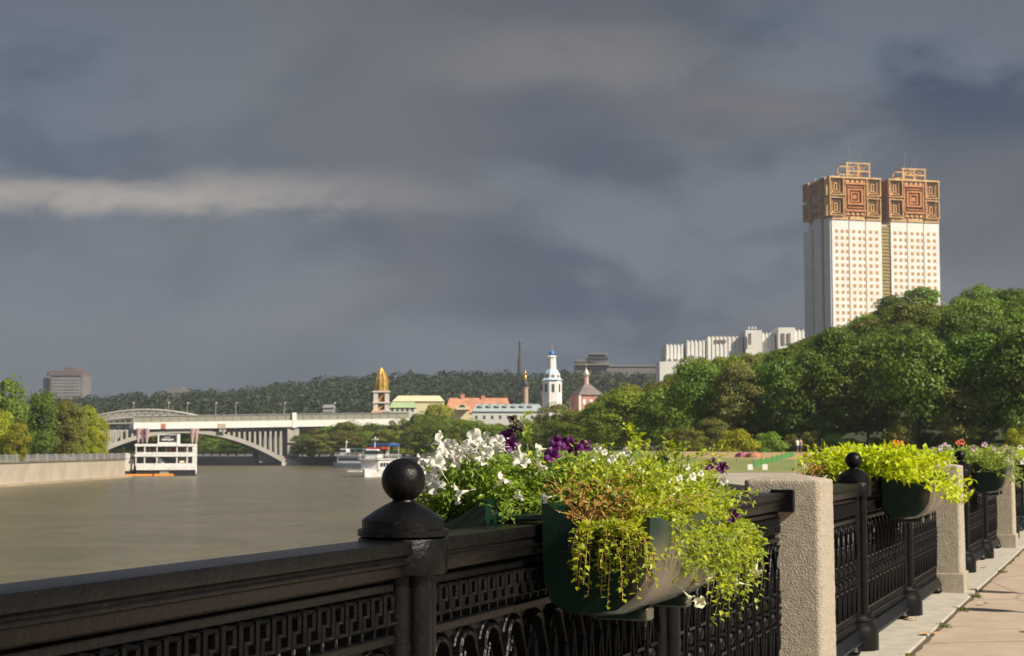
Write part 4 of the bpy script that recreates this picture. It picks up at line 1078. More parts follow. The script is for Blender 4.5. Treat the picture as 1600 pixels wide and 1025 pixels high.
for k in range(7):
    c_ = P(752 + k * 13, 636, 641); m.box(c_.x - .6, c_.x + .6, 642, 644, c_.z, c_.z + 1.5)
m.build('roof_dormers', BLUEGR, r_)
r_ = house('pale_block', 'small cream building seen through the trees right of the zinc roofed building'); gable(r_, 862, 892, 655, 648, 600, 8, material('cream_wall', (.62, .52, .40), .8), BLUEGR, hip=.05, windows=4, wy=660)
r_ = house('grey_lodge', 'small grey house on the near slope of the far wooded ridge'); gable(r_, 504, 520, 637, 632, 700, 8, GREY, GREY, py_base=644)

# ------------------------------------------------------------------ far left blocks
fb = empty('apartment_tower', (0, 0, 0), 0, 'hazy grey apartment tower with a darker stepped top beyond the left bank trees', 'building')
FDn = 1500
m = MB(); blk(m, 79, 127, 587, 720, FDn, 30); blk(m, 64, 79, 590, 720, FDn, 28, 8); m.build('wall', BRICKF, fb)
m = MB(); blk(m, 77, 128, 579, 587, FDn, 32, -1); blk(m, 98, 118, 574, 579, FDn, 20, 3); blk(m, 70, 90, 581.5, 586, FDn, 20, 4); m.build('stepped_top', material('dark_brick', (.13, .09, .09), .8), fb)
m = MB()
for r in range(12):
    for c in range(11): blk(m, 82 + c * 4, 84 + c * 4, 591 + r * 5, 593.5 + r * 5, FDn, .5, -.52)
m.build('windows', GREY, fb)['kind'] = 'stuff'
f2 = empty('low_block', (0, 0, 0), 0, 'faint low building roof rising just above the far wooded ridge', 'building')
m = MB(); blk(m, 259, 290, 608, 640, 1600, 20); m.build('wall', BRICKF, f2); m = MB(); blk(m, 264, 284, 605, 608, 1600, 12, 3); m.build('plant_room', BRICKF, f2)

# ------------------------------------------------------------------ road bridge with arch, and truss rail bridge behind
BD = 548; K = BD / F
br = empty('road_bridge', (0, 0, 0), 0, 'long pale road bridge with a beige screened deck and a concrete arch over the river', 'bridge')
bx0 = XP(210, 535); bx1 = XP(640, 640)
bA = Vector((XP(209, 535), 535, 0)); bB = Vector((XP(640, 562), 562, 0))
bdir = (bB - bA).normalized(); BL = (bB - bA).length; brot = math.atan2(bdir.y, bdir.x)
br.location = (bA.x, bA.y, 0); br.rotation_euler = (0, -.020, brot)
zl0, zl1 = ZP(671, 535), ZP(660.5, 535); zt1 = ZP(651.0, 535)
m = MB(); m.box(0, BL, 0, 22, zl0 + .3, zl1); m.box(0, BL, -.35, 0, zl0, zl1); m.build('deck_fascia', WHITE, br)
m = MB(); m.box(0, BL, .3, .8, zl1 + .003, zt1); m.box(14, BL, 21, 21.5, zl1, zt1 + .4); m.build('beige_screen', BEIGE, br)
m = MB()
for k in range(int(BL / 3)): m.box(k * 3, k * 3 + .16, .12, .297, zl1 + .004, zt1 + .1)
m.box(0, BL, .05, 1, zt1 + .003, zt1 + .25); m.build('screen_frame', GREY, br)
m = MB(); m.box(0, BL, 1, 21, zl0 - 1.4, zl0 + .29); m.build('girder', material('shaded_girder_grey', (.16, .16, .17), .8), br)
# arch: springs at the right pier, crown about x=290 px
def bx(px):    # distance along the bridge front for a sight column
    q = (px - 800) / F; return (q * bA.y - bA.x) / (bdir.x - q * bdir.y)
def bz(px, py):
    d = bA.y + bdir.y * bx(px); return ZP(py, d) - .020 * bx(px)
xr = bx(449); zsp = bz(449, 718); xc = bx(285); zc = bz(285, 670.5); hs = xr - xc
CONB = material('pale_bridge_concrete', (.40, .375, .33), .8, (.34, .32, .28), .3)
for y0 in (.6, 10.0, 19.4):
    m = MB(); n = 28; up = []; lo = []
    for k in range(2 * n + 1):
        f = (k - n) / n; x = xc + hs * f; z = zc - (zc - zsp) * f * f; up.append((x, z)); lo.append((x, z - 1.3 - .5 * f * f))
    prof = up + lo[::-1]; nn_ = len(prof)
    vs = [(x, y0, z) for x, z in prof] + [(x, y0 + 1.8, z) for x, z in prof]; L_ = len(up)
    fs = [(i, (i + 1) % nn_, nn_ + (i + 1) % nn_, nn_ + i) for i in range(nn_)]
    for i in range(L_ - 1): fs += [(i, nn_ - 1 - i, nn_ - 2 - i, i + 1), (nn_ + i, nn_ + i + 1, 2 * nn_ - 2 - i, 2 * nn_ - 1 - i)]
    m.add(vs, fs); m.build('arch_rib', CONB, br)
for y0 in (1.0, 19.6):
    for k in range(1, 14):
        for sg in (-1, 1):
            f = sg * (.30 + .05 * k); 
            if abs(f) > .97: continue
            x = xc + hs * f; z = zc - (zc - zsp) * f * f
            if zl0 - z < 1.2: continue
            MB().box(x - .35, x + .35, y0, y0 + 1.0, z + .002, zl0 - .002).build('spandrel_column', CONB, br)
m = MB(); px_ = bx(458); m.box(px_ - 1.6, px_ + 2.4, .3, 21, bz(458, 712), zl0 - .01); m.taper(px_ - 4.2, px_ + 3.4, -1.5, 23, WZ - 3, bz(458, 712), .72); m.build('pier', CONB, br)
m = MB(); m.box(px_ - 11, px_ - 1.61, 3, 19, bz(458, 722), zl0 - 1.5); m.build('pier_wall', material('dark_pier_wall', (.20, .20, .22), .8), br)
px_ = bx(462); m = MB(); m.box(px_ - .9, px_ + .6, -.5, .299, zl0 - .3, zt1 + .6); m.build('deck_pilaster', WHITE, br)
m = MB(); xl = xc - hs; m.box(xl - 3, xl + 1, .3, 21, WZ - 1, zl0 - .01); m.build('pier', CONB, br)
for (px, w_, mt) in ((257, 3.4, 'notice_red'), (348, 6, 'sign_beige')):
    x = bx(px); mt_ = material(mt, (.50, .14, .09) if 'red' in mt else (.42, .36, .28), .6)
    m = MB(); m.box(x - w_ * K, x + w_ * K, -.52, -.36, bz(px, 669.5), bz(px, 662)); m.build('clearance_board', mt_, br)
m = MB()
for px in (346, 352): x = bx(px); m.box(x - .5, x + .5, -.55, -.1, bz(px, 675), bz(px, 671)); 
m.build('signal_box', CONB, br)
# lamps on the bridge
for i, (px, lab) in enumerate(((212, 'thin lamp post above the truss arch of the rail bridge'), (268, 'thin lamp post on the bridge left of the middle, above the moored ferry'), (298, 'lamp post on the bridge with a double bright head'), (343, 'lamp post on the bridge above the notice board'), (375, 'lamp post on the bridge right of the notice board'), (452, 'lamp post on the bridge beside its right pier'), (531, 'lamp post on the bridge near the right bank trees'))):
    x = bx(px); wp = bA + bdir * x + Vector((-bdir.y, bdir.x, 0)) * 11
    lp = empty('bridge_lamp', (wp.x, wp.y, zl1 + .02 * x), brot, lab, 'street lamp', 'lamp posts on the road bridge')
    ht = ZP(631, wp.y) - zl1 - .02 * x
    MB().lathe([(.16, 0), (.09, ht)], 0, 0, 8).build('pole', GREY, lp); m = MB(); m.tube([(0, 0, ht), (0, -1.8, ht + .3)], .06, 5); m.box(-.25, .25, -2.6, -1.7, ht + .2, ht + .45); m.build('lamp_head', WHITE, lp)
# rail bridge
RDp = 585; K = RDp / F
tr = empty('truss_arch_bridge', (0, 0, 0), 0, 'rail bridge with a pale curved truss arch behind the road bridge', 'bridge')
xa, xb = XP(80, RDp), XP(305, RDp); n = 30
def zar(px, lo=False): 
    f = (px - 228) / 92.0; return ZP((640.5 + 13.5 * f * f) + (0 if not lo else 11.5 - 5.5 * f * f), RDp)
for y0 in (RDp, RDp + 9):
    up = []; lo = []; m = MB()
    for k in range(n + 1):
        px = 136 + (318 - 136) * k / n; up.append((XP(px, RDp), y0, zar(px))); lo.append((XP(px, RDp), y0, zar(px, True)))
    m.tube(up, .42, 4); m.tube(lo, .30, 4)
    for k in range(n):
        m.tube([up[k], lo[k + 1]] if k % 2 else [lo[k], up[k + 1]], .2, 4); m.tube([up[k], lo[k]], .16, 4)
    m.build('arch_truss', CONB, tr)
m = MB(); m.box(XP(80, RDp), XP(322, RDp), RDp - .5, RDp + 10, ZP(675, RDp), ZP(671.5, RDp)); m.box(XP(80, RDp), XP(330, RDp), RDp - 1, RDp + 10, ZP(662.5, RDp), ZP(660.5, RDp)); m.build('deck', CONB, tr)
m = MB()
for px in range(150, 322, 9): m.box(XP(px, RDp) - .15, XP(px, RDp) + .15, RDp + .2, RDp + .5, ZP(671, RDp), ZP(650, RDp))
m.build('hangers', GREY, tr)
m = MB(); m.box(XP(160, RDp), XP(164, RDp), RDp, RDp + 9, WZ - 1, ZP(675.1, RDp)); m.build('pier', CONB, tr)
for (px, w_, lab) in ((184, 5.5, 'white bus crossing the rail bridge deck on the left'), (199, 4.5, 'white van following the bus on the rail bridge deck')):
    v_ = empty('white_bus' if w_ > 5 else 'white_van', (XP(px, RDp), RDp + 3, ZP(671.5, RDp)), 0, lab, 'vehicle'); L_ = w_ * K
    m = MB(); m.box(-L_, L_, -1.1, 1.1, .45, 2.5); m.build('body', WHITE, v_, bevel=.25, seg=2); m = MB(); m.box(-L_ * .85, L_ * .8, -1.13, 1.13, 1.4, 2.1); m.build('window', GLASS, v_)
    wmsh = MB(); wmsh.T = Matrix.Rotation(PI / 2, 4, 'X'); wmsh.lathe([(.45, -.15), (.45, .15)], 0, 0, 12); wmsh = wmsh.mesh('wheel')
    for sx in (-.6, .6):
        for sy in (-1, 1): link('wheel', wmsh, BLACKP, v_, (sx * L_, sy, .45))

# ------------------------------------------------------------------ boats
def people_mesh(h_=1.7, seed=0, sit=False):
    """one standing figure as one skin-like body: legs, torso, arms, head"""
    m = MB(); 
    for s_ in (-1, 1):
        m.tube([(s_ * .09, 0, 0), (s_ * .10, .01, .45), (s_ * .09, 0, .86)], .06, 6, .085)
        m.tube([(s_ * .19, 0, 1.38), (s_ * .27, .02, 1.12), (s_ * .26, -.08, .88)], .05, 6, .035)
    m.lathe([(.15, .82), (.17, .95), (.145, 1.1), (.19, 1.32), (.15, 1.42), (.06, 1.47), (.055, 1.52), (.085, 1.56), (.10, 1.63), (.085, 1.71), (.03, 1.75)], 0, 0, 10)
    m.v = [(x * h_ / 1.75, y * h_ / 1.75, z * h_ / 1.75) for x, y, z in m.v]; return m
FD_ = 345; K = FD_ / F
fx0, fx1 = XP(212, FD_), XP(305, FD_); FW = fx1 - fx0
fer = empty('river_ferry', (fx0, FD_, WZ), .20, 'large white three-deck river ferry moored stern-on at the left quay', 'boat')
def fz(py): return ZP(py, FD_) - WZ
hull = MB(); Lh = 46
hp = [(0.2, .0), (FW - .1, .0), (FW, 3), (FW, 34), (FW * .8, 42), (FW * .5, Lh), (FW * .2, 42), (0, 34), (0, 3)]
hull.poly([(x, y) for x, y in hp], -.6, fz(729.5)); hull.build('hull', BLACKP, fer)
m = MB(); m.poly([(x, y - .3) for x, y in hp], fz(734.5), fz(728)); 
m.build('main_deck_bulwark', WHITEB, fer)
for nm, y0, y1 in (('middle_deck', 713.5, 710.0), ('upper_deck', 697.5, 693.5)):
    m = MB(); m.box(-.2, FW + .2, .2, 36, fz(y0), fz(y1)); m.build(nm, WHITEB, fer)
cab = MB(); cab.box(1.4, FW - 1.4, 5.5, 34, fz(727.9), fz(713.6)); cab.box(1.4, FW - 1.4, 7.5, 33, fz(709.9), fz(697.6)); cab.build('cabin', GREY, fer)
for x in (.1, 1.9, FW * .35, FW * .68, FW - 1.9, FW - .25):
    MB().box(x - .12, x + .12, .35, .6, fz(727.9), fz(697.6)).build('deck_post', WHITEB, fer)
m = MB(); m.box(FW - .9, FW + .15, .25, 1.1, fz(741), fz(697.6)); m.build('corner_pillar', WHITEB, fer, bevel=.1, seg=1)
for (z0_, z1_) in ((fz(727.9), fz(724)), (fz(709.9), fz(706.5))):
    m = MB()
    for k in range(9): m.box(0, FW, .24, .28, z0_ + (z1_ - z0_) * k / 9, z0_ + (z1_ - z0_) * k / 9 + .05)
    for k in range(18): m.box(k * FW / 17 - .03, k * FW / 17 + .03, .22, .30, z0_, z1_)
    m.build('stern_rail', WHITEB, fer)
m = MB(); m.tube([(4.0, 1.5, fz(713)), (6.0, 1.5, fz(727))], .22, 5); m.tube([(4.5, 1.9, fz(713)), (6.5, 1.9, fz(727))], .22, 5); m.build('stair', WHITEB, fer)
m = MB(); m.box(FW - 3.6, FW - 1.9, .9, 1.4, fz(724), fz(720)); m.build('life_raft', material('ivory', (.75, .68, .48), .5), fer, bevel=.2, seg=2)
m = MB(); m.box(FW * .37 - .1, FW * .68 + .25, 1.0, 1.4, fz(694), fz(678.5)); m.box(FW * .36, FW * .37, .8, 1.5, fz(694), fz(678)); m.box(FW * .68, FW * .73, .8, 1.5, fz(694), fz(678)); brd = m.build('sign_frame', WHITEB, fer)
m = MB(); m.box(FW * .385, FW * .665, .90, .997, fz(690.5), fz(679.5)); sb = m.build('black_sign_board', BLACKP, fer)
m = MB(); r2 = random.Random(5)
x = FW * .43
while x < FW * .62:                                      # worn white lettering, two rows
    m.box(x, x + .16, .86, .897, fz(688.5), fz(685.2)); m.box(x + .2, x + .36, .86, .897, fz(688.5) + r2.uniform(0, .25), fz(688.5) + r2.uniform(.28, .45)); x += .44
x = FW * .47
while x < FW * .57: m.box(x, x + .12, .86, .897, fz(683.8), fz(682.4)); x += .26
m.build('lettering', WHITE, sb)
m = MB(); m.box(-2.6, -.4, 1.5, 16, -.4, fz(717)); m.box(-2.3, -1.2, 1.5, 3, fz(717), fz(708)); m.build('gangway_tower', material('boat_cream', (.62, .60, .52), .6), fer, bevel=.1, seg=1)
m = MB(); m.box(-2.9, -2.62, 1, 18, -.5, fz(723)); m.box(-2.9, -.3, .8, 1.49, -.5, fz(736)); m.build('dark_fender_wall', BLACKP, fer)
m = MB(); m.box(-3.5, FW * .28, -.9, .0, -.15, .35); m.box(FW * .3, FW * .63, -.95, -.0, -.15, .38); m.build('orange_float', ORG, fer, bevel=.08, seg=1)
m = MB(); m.box(FW * .4, FW * .55, -.5, .0, .39, fz(737)); m.build('stern_platform', GREY, fer)
um = MB(); um.tube([(0, 0, 0), (0, 0, 3.4)], .05, 5); um.build
for k, (px, dy) in enumerate(((215, 2), (222, 2.6), (228, 2), (297, 2), (303, 2.6))):
    uo = empty('furled_parasol', (XP(px, FD_) - dy * .2, FD_ + dy + (XP(px, FD_) - fx0) * .2, WZ + fz(693.5)), 0, ['leftmost striped furled parasol on the ferry top deck', 'second striped furled parasol from the left on the ferry top deck', 'striped furled parasol left of the black sign board', 'striped furled parasol right of the black sign board', 'rightmost striped furled parasol on the ferry top deck'][k], 'parasol', 'furled parasols on the ferry roof deck')
    tl = .22 if px < 260 else -.1
    m = MB(); m.lathe([(.22, .35), (.34, 1.2), (.48, 2.4), (.60, 3.25), (.2, 3.4)], 0, 0, 10); m.build('canopy', STRIPE, uo); MB().lathe([(.05, 0), (.05, 3.5)], 0, 0, 6).build('pole', WHITEB, uo)
cols = [material('shirt_' + n_, c_, .8) for n_, c_ in (('brown', (.22, .10, .06)), ('orange', (.5, .25, .12)), ('dark', (.04, .04, .05)), ('cream', (.5, .42, .34)), ('red', (.45, .08, .06)))]
pm = [people_mesh(1.7).mesh('person', smooth='all')]
seats = [(.10 + .8 * k / 12) for k in range(13)]
where = 'in the row at the upper deck stern rail of the ferry'
for k, f in enumerate(seats):
    me_ = pm[0].copy(); me_.materials.append(cols[(k * 3) % 5])
    o = link('person', me_, None, None, (fx0 + FW * f * math.cos(.2) - 1.6 * math.sin(.2), FD_ + 1.6 + FW * f * math.sin(.2), WZ + fz(709.9)), U(0, 6))
    tag(o, 'passenger standing ' + where, 'person', 'passengers at the ferry stern rail')

def boat(x, d, rz, label, L=22, Wd=5.5, scheme=0):
    b0 = empty('passenger_boat', (x, d, WZ), rz, label, 'boat', 'small passenger boats by the right bank')
    # x is forward, hull pointed
    n = 12; vs = []; fs = []
    for k in range(n + 1):
        f = k / n; x_ = -L / 2 + L * f; hw = Wd / 2 * (1 - max(0, (f - .55) / .45) ** 2.2) + .02; sheer = .5 * max(0, f - .5) ** 1.5 * 2
        vs += [(x_ * (.97), -hw * .75, -.4), (x_, -hw, 1.3 + sheer), (x_, hw, 1.3 + sheer), (x_ * .97, hw * .75, -.4)]
    for k in range(n):
        for j in range(4): j2 = (j + 1) % 4; fs.append((4 * k + j, 4 * k + j2, 4 * k + 4 + j2, 4 * k + 4 + j))
    fs += [(3, 2, 1, 0), (4 * n, 4 * n + 1, 4 * n + 2, 4 * n + 3)]
    m = MB(); m.add(vs, fs); m.build('hull', [material('hull_pale_blue', (.42, .50, .62), .5), WHITEB][scheme], b0)
    m = MB(); m.box(-L * .45, L * .32, -Wd * .42, Wd * .42, 1.35, 3.5); m.build('lower_cabin', WHITEB, b0, bevel=.12, seg=1)
    wmsh = MB().box(-.6, .6, -.04, .0, -.4, .4).mesh('window')
    for sy in (-1, 1):
        for k in range(7): link('window', wmsh, GLASS, b0, (-L * .40 + k * L * .105, sy * (Wd * .42 + (.003 if sy < 0 else .037)), 2.5))
    m = MB(); m.box(-L * .47, L * .36, -Wd * .47, Wd * .47, 3.52, 3.7); m.build('upper_deck', WHITEB, b0)
    m = MB()
    for k in range(15):
        x_ = -L * .46 + k * L * .058
        for sy in (-1, 1): m.box(x_ - .03, x_ + .03, sy * Wd * .46 - .03, sy * Wd * .46 + .03, 3.7, 4.6)
    for sy in (-1, 1): m.box(-L * .47, L * .36, sy * Wd * .46 - .03, sy * Wd * .46 + .03, 4.55, 4.62)
    m.build('rail', WHITEB, b0)
    m = MB(); m.box(L * .08, L * .26, -Wd * .3, Wd * .3, 3.71, 5.7); m.build('wheelhouse', WHITEB, b0, bevel=.15, seg=1)
    m = MB(); m.box(L * .09, L * .265, -Wd * .305, Wd * .305, 4.7, 5.4); m.build('windscreen', GLASS, b0)
    if scheme == 0:
        m = MB(); m.box(-L * .42, -L * .02, -Wd * .44, Wd * .44, 5.6, 5.75); m.build('canopy', CYAN, b0)
    else:
        m = MB(); m.box(-L * .42, -L * .02, -Wd * .46, Wd * .46, 6.3, 6.9); m.build('canopy', BLUEC, b0, bevel=.1, seg=1)
        m = MB(); m.box(-L * .1, L * .2, -Wd * .40, Wd * .40, 5.75, 6.1); m.build('red_awning', RED, b0)
        m = MB(); m.box(-L * .3, -L * .18, -Wd * .43 - .02, -Wd * .43 + .1, 1.9, 2.9); m.box(-L*.46, -L*.452, -1, 1, 1.8, 2.9); m.build('open_lit_cabin', material('warm_wood', (.55, .28, .08), .6), b0)
    m = MB()
    for x_ in (-L * .40, -L * .03):
        for sy in (-1, 1): m.box(x_ - .05, x_ + .05, sy * Wd * .42 - .05, sy * Wd * .42 + .05, 3.7, 5.6 if scheme == 0 else 6.3)
    m.build('canopy_post', WHITEB, b0)
    m = MB(); m.tube([(L * .15, 0, 5.7), (L * .13, 0, 8.3)], .12, 6); m.box(L * .12, L * .16, -.6, .6, 7.6, 7.8); m.build('mast', WHITEB, b0)
    return b0
bb = boat(XP(549, 490), 490, math.radians(158), 'white and pale blue passenger boat farther away, left of the other boat', 12.5, 4.2, 0)
bb = boat(XP(592, 335), 335, math.radians(252), 'white passenger boat with blue canopy and red awning approaching, partly behind the ball finial', 15, 4.8, 1)
wk = MB(); 
ph = people_mesh(1.7)
rowb = empty('rowing_boat', (XP(556, 400), 400, WZ), .1, 'small low pale dinghy on the water left of the approaching boat', 'boat')
m = MB(); m.add([(-2, -.5, 0), (1.2, -.6, 0), (2.3, 0, .1), (1.2, .6, 0), (-2, .5, 0), (-2.1, -.6, .45), (1.3, -.75, .5), (2.7, 0, .6), (1.3, .75, .5), (-2.1, .6, .45)], [(4, 3, 2, 1, 0), (0, 1, 6, 5), (1, 2, 7, 6), (2, 3, 8, 7), (3, 4, 9, 8), (4, 0, 5, 9), (5, 6, 7, 8, 9)]); m.build('hull', WHITEB, rowb)

# ------------------------------------------------------------------ trees
def quads_mesh(name, C_, N_, size, flat=.45):
    """leaf sprays: one small bent quad per centre, facing roughly along N_"""
    n = len(C_); r1 = rng.normal(size=(n, 3)); N_ = N_ + .38 * rng.normal(size=(n, 3)); N_ /= np.linalg.norm(N_, axis=1)[:, None]
    t = np.cross(N_, r1); t /= np.linalg.norm(t, axis=1)[:, None] + 1e-9; b = np.cross(N_, t)
    sz = (size * rng.uniform(.6, 1.35, n))[:, None]; asp = rng.uniform(.45, .8, n)[:, None]
    v = np.empty((n, 4, 3)); v[:, 0] = C_ - t * sz; v[:, 1] = C_ - b * sz * asp + N_ * sz * .2; v[:, 2] = C_ + t * sz; v[:, 3] = C_ + b * sz * asp - N_ * sz * .15
    me = bpy.data.meshes.new(name); me.vertices.add(4 * n); me.vertices.foreach_set('co', v.reshape(-1).astype(np.float32))
    me.loops.add(4 * n); me.loops.foreach_set('vertex_index', np.arange(4 * n, dtype=np.int32))
    me.polygons.add(n); me.polygons.foreach_set('loop_start', np.arange(0, 4 * n, 4, dtype=np.int32))
    me.update(calc_edges=True); me.validate(); return me
def crown_cloud(H, R, nb, per, low=.18, shape=1.0, br=.30, seed=0):
    r = np.random.default_rng(seed); Cs = []; Ns = []; cen = []
    zc = H * (1 + low) / 2; hz = H * (1 - low) / 2
    for k in range(nb):
        th = r.uniform(0, 2 * PI); cz = r.uniform(-.9, .88); rad = math.sqrt(max(.03, 1 - abs(cz) ** (2.0 * shape))) * r.uniform(.45, .86) * (1 if cz < .3 else 1)
        if shape < .8: rad *= 1.0 - .35 * max(0, cz)
        c = np.array([rad * R * math.cos(th), rad * R * math.sin(th), zc + cz * hz * .88]); rr = R * br * r.uniform(.7, 1.3)
        cen.append((c, rr)); d = r.normal(size=(per, 3)); d /= np.linalg.norm(d, axis=1)[:, None]; d[:, 2] = np.where(d[:, 2] < -.35, -d[:, 2], d[:, 2])
        q = d * (rr * r.uniform(.75, 1.08, per))[:, None]; q[:, 2] *= .72
        Cs.append(c + q); Ns.append(d + np.array([0, 0, .35]))
    # ragged outer sprays
    m_ = nb * per // 10; th = r.uniform(0, 2 * PI, m_); cz = r.uniform(-.9, 1.0, m_); rad = np.sqrt(np.clip(1 - np.abs(cz) ** 2, .02, 1)) * r.uniform(.5, 1.02, m_)
    c = np.stack([rad * R * np.cos(th), rad * R * np.sin(th), zc + cz * hz], 1); Cs.append(c); Ns.append(c - np.array([0, 0, zc]) + np.array([0, 0, .2]))
    Cc = np.concatenate(Cs); Nn = np.concatenate(Ns); Nn = Nn / (np.linalg.norm(Nn, axis=1)[:, None] + 1e-9)
    return Cc, Nn, cen
def trunk_mesh(name, H, R, cen, seed):
    r = random.Random(seed); m = MB(); lean = Vector((r.uniform(-.05, .05), r.uniform(-.05, .05), 1))
    top = lean * H * .78; pts = [Vector((0, 0, -1)), Vector((0, 0, 0)), lean * H * .3 + Vector((r.uniform(-.1, .1), 0, 0)), lean * H * .55, top]
    m.tube(pts, .045 * H * .5, 7, .03)
    for c, rr in cen[::3]:
        c = Vector(c); st = lean * min(H * .6, max(H * .15, c.z * .6)); m.tube([st, st.lerp(c, .5) + Vector((0, 0, .3)), c], .10, 5, .03)
    return m.mesh(name, smooth='all')
PROTO = {}
def proto(key, H, R, nb, per, low, shape, br, size, seed):
    Cc, Nn, cen = crown_cloud(H, R, nb, per, low, shape, br, seed)
    PROTO[key] = (quads_mesh('crown', Cc, Nn, size), trunk_mesh('trunk', H, R, cen, seed), H, R)
proto('round1', 15, 5.6, 33, 312, .12, 1.0, 0.35, 0.23, 1)
proto('round2', 15, 6.2, 37, 291, .08, 1.2, 0.32, 0.23, 2)
proto('round3', 15, 5.0, 30, 312, .14, .9, 0.39, 0.22, 3)
proto('tall1', 17, 4.2, 33, 291, .08, .9, 0.42, 0.22, 4)
proto('tall2', 17, 4.8, 36, 291, .06, .7, 0.39, 0.22, 5)
proto('round4', 15, 6.6, 31, 312, .15, 1.4, 0.35, 0.24, 6)
proto('bush', 6, 3.6, 34, 224, .0, 1.1, .32, 0.15, 7)
proto('fine', 14, 5.0, 70, 240, .04, 1.0, .25, 0.17, 8)
keys = ['round1', 'round2', 'round3', 'tall1', 'tall2', 'round4']
def tree(key, x, y, z, H, R, mat, label, group=None, rz=None, cat='tree'):
    cm, tm, h0, r0 = PROTO[key]; o = empty('bush' if cat == 'bush' else 'tree', (x, y, z), U(0, 6.28) if rz is None else rz, label, cat, group)
    o.scale = (R / r0, R / r0, H / h0)
    c = bpy.data.objects.new('crown', cm); COL.objects.link(c); c.parent = o
    if not cm.materials: cm.materials.append(L_MID)
    c.material_slots[0].link = 'OBJECT'; c.material_slots[0].material = mat
    t = bpy.data.objects.new('trunk', tm); COL.objects.link(t); t.parent = o
    if not tm.materials: tm.materials.append(BARK)
    return o
L_LGT = leafmat('leaves_light_green', (.19, .235, .020), (.29, .325, .032), .3)
KIND = {'l': (L_LGT, 'light green'), 'd': (L_DARK, 'dark green'), 'm': (L_MID, 'mid green'), 'y': (L_YEL, 'bright yellow-green'), 'o': (L_OLV, 'olive green'), 'b': (L_BRN, 'dusty brownish green')}
def ptree(px, pyt, pyb, d, rpx, kind, label, key=None, cat='tree', group=None):
    a_ = P(px, pyt, d); z0_ = ZP(pyb, d)
    return tree(key or random.choice(keys), a_.x, d, z0_, a_.z - z0_, rpx * d / F, KIND[kind][0], label, group, None, cat)
# left bank, one by one
lt_ = [(-8, 636, 724, 262, 36, 'y', 'bright yellow-green tree at the left edge above the quay railing', 'round2'),
       (28, 660, 726, 258, 22, 'y', 'low yellow-green tree behind the railing at the left edge', 'round1'),
       (22, 584, 722, 320, 32, 'm', 'tallest light green tree at the far left, behind the yellow-green one', 'round3'),
       (-14, 610, 722, 330, 30, 'm', 'green tree at the left edge behind the yellow-green tree', 'round1'),
       (67, 608, 722, 284, 30, 'd', 'dark green dense tree second from the left on the left bank', 'tall2'),
       (104, 620, 722, 290, 23, 'o', 'olive tree right of the dark green tree on the left bank', 'tall1'),
       (122, 630, 722, 300, 20, 'o', 'narrow olive tree between the two taller trees on the left bank', 'tall2'),
       (138, 633, 722, 306, 22, 'y', 'yellow-green tree near the right end of the left bank row', 'fine'),
       (156, 650, 722, 312, 16, 'y', 'last and smallest yellow-green tree of the left bank row', 'fine')]
for (px, t_, b__, d, r_, k_, lab, key) in lt_: ptree(px, t_, b__ + 6, d, r_, k_, lab, key)
for k, (px, t_, d, r_, kk, lab) in enumerate(((85, 662, 300, 26, 'd', 'low dark tree filling in under the left bank row'), (45, 650, 310, 26, 'm', 'green tree behind the low yellow-green tree on the left bank'), (125, 668, 316, 24, 'o', 'low olive tree behind the left bank row'), (150, 675, 322, 18, 'm', 'low green tree at the right end behind the left bank row'), (5, 655, 300, 30, 'm', 'green tree close behind the left edge tree'))): ptree(px, t_, 724, d, r_, kk, lab)
# two round trees on the lawn edge and other distinct ones
ptree(1152, 672, 722, 192, 32, 'y', 'round light green tree at the edge of the lawn, left of the darker round one', 'bush')
ptree(1202, 676, 720, 196, 26, 'm', 'round darker green tree at the edge of the lawn', 'bush')
ptree(1112, 652, 722, 206, 36, 'b', 'dusty brownish tree behind the round light green lawn tree', 'fine')
ptree(1070, 668, 724, 200, 40, 'o', 'olive tree left of the round light green lawn tree', 'fine')
ptree(1405, 654, 716, 192, 26, 'o', 'small olive tree at the foot of the dark slope behind the lime planter', 'bush')
ptree(1498, 600, 718, 190, 44, 'b', 'dusty brownish birch-like tree in the middle of the slope foot', 'tall2')
ptree(1592, 668, 722, 180, 26, 'y', 'light green bush at the right edge at the foot of the slope', 'bush')
ptree(1440, 448, 560, 455, 42, 'm', 'large rounded green tree rising against the white tower', 'round1')
ptree(1398, 460, 560, 462, 36, 'm', 'rounded green tree left of the one rising against the white tower', 'round3')
ptree(1400, 500, 600, 400, 40, 'm', 'green tree on the slope below the tower', 'round2')
ptree(978, 598, 690, 350, 40, 'y', 'light yellow-green tree on the slope right of the red church', 'round2')
ptree(1000, 612, 700, 330, 40, 'm', 'green tree just below the light yellow-green one right of the red church', 'round1')
ptree(865, 628, 715, 330, 34, 'b', 'brownish thin tree in front of the pale buildings below the bell tower', 'fine')
ptree(900, 640, 715, 320, 34, 'o', 'olive thin tree below the red church', 'fine')
ptree(684, 630, 720, 560, 26, 'y', 'yellow-green tree rising in front of the yellow hall', 'round1')
ptree(660, 642, 720, 545, 26, 'm', 'green tree left of the yellow-green tree in front of the yellow hall', 'round3')
ptree(1505, 716 - 16, 719, 175, 9, 'm', 'small shrub on the lawn behind the stone pillar', 'bush', 'bush'); 
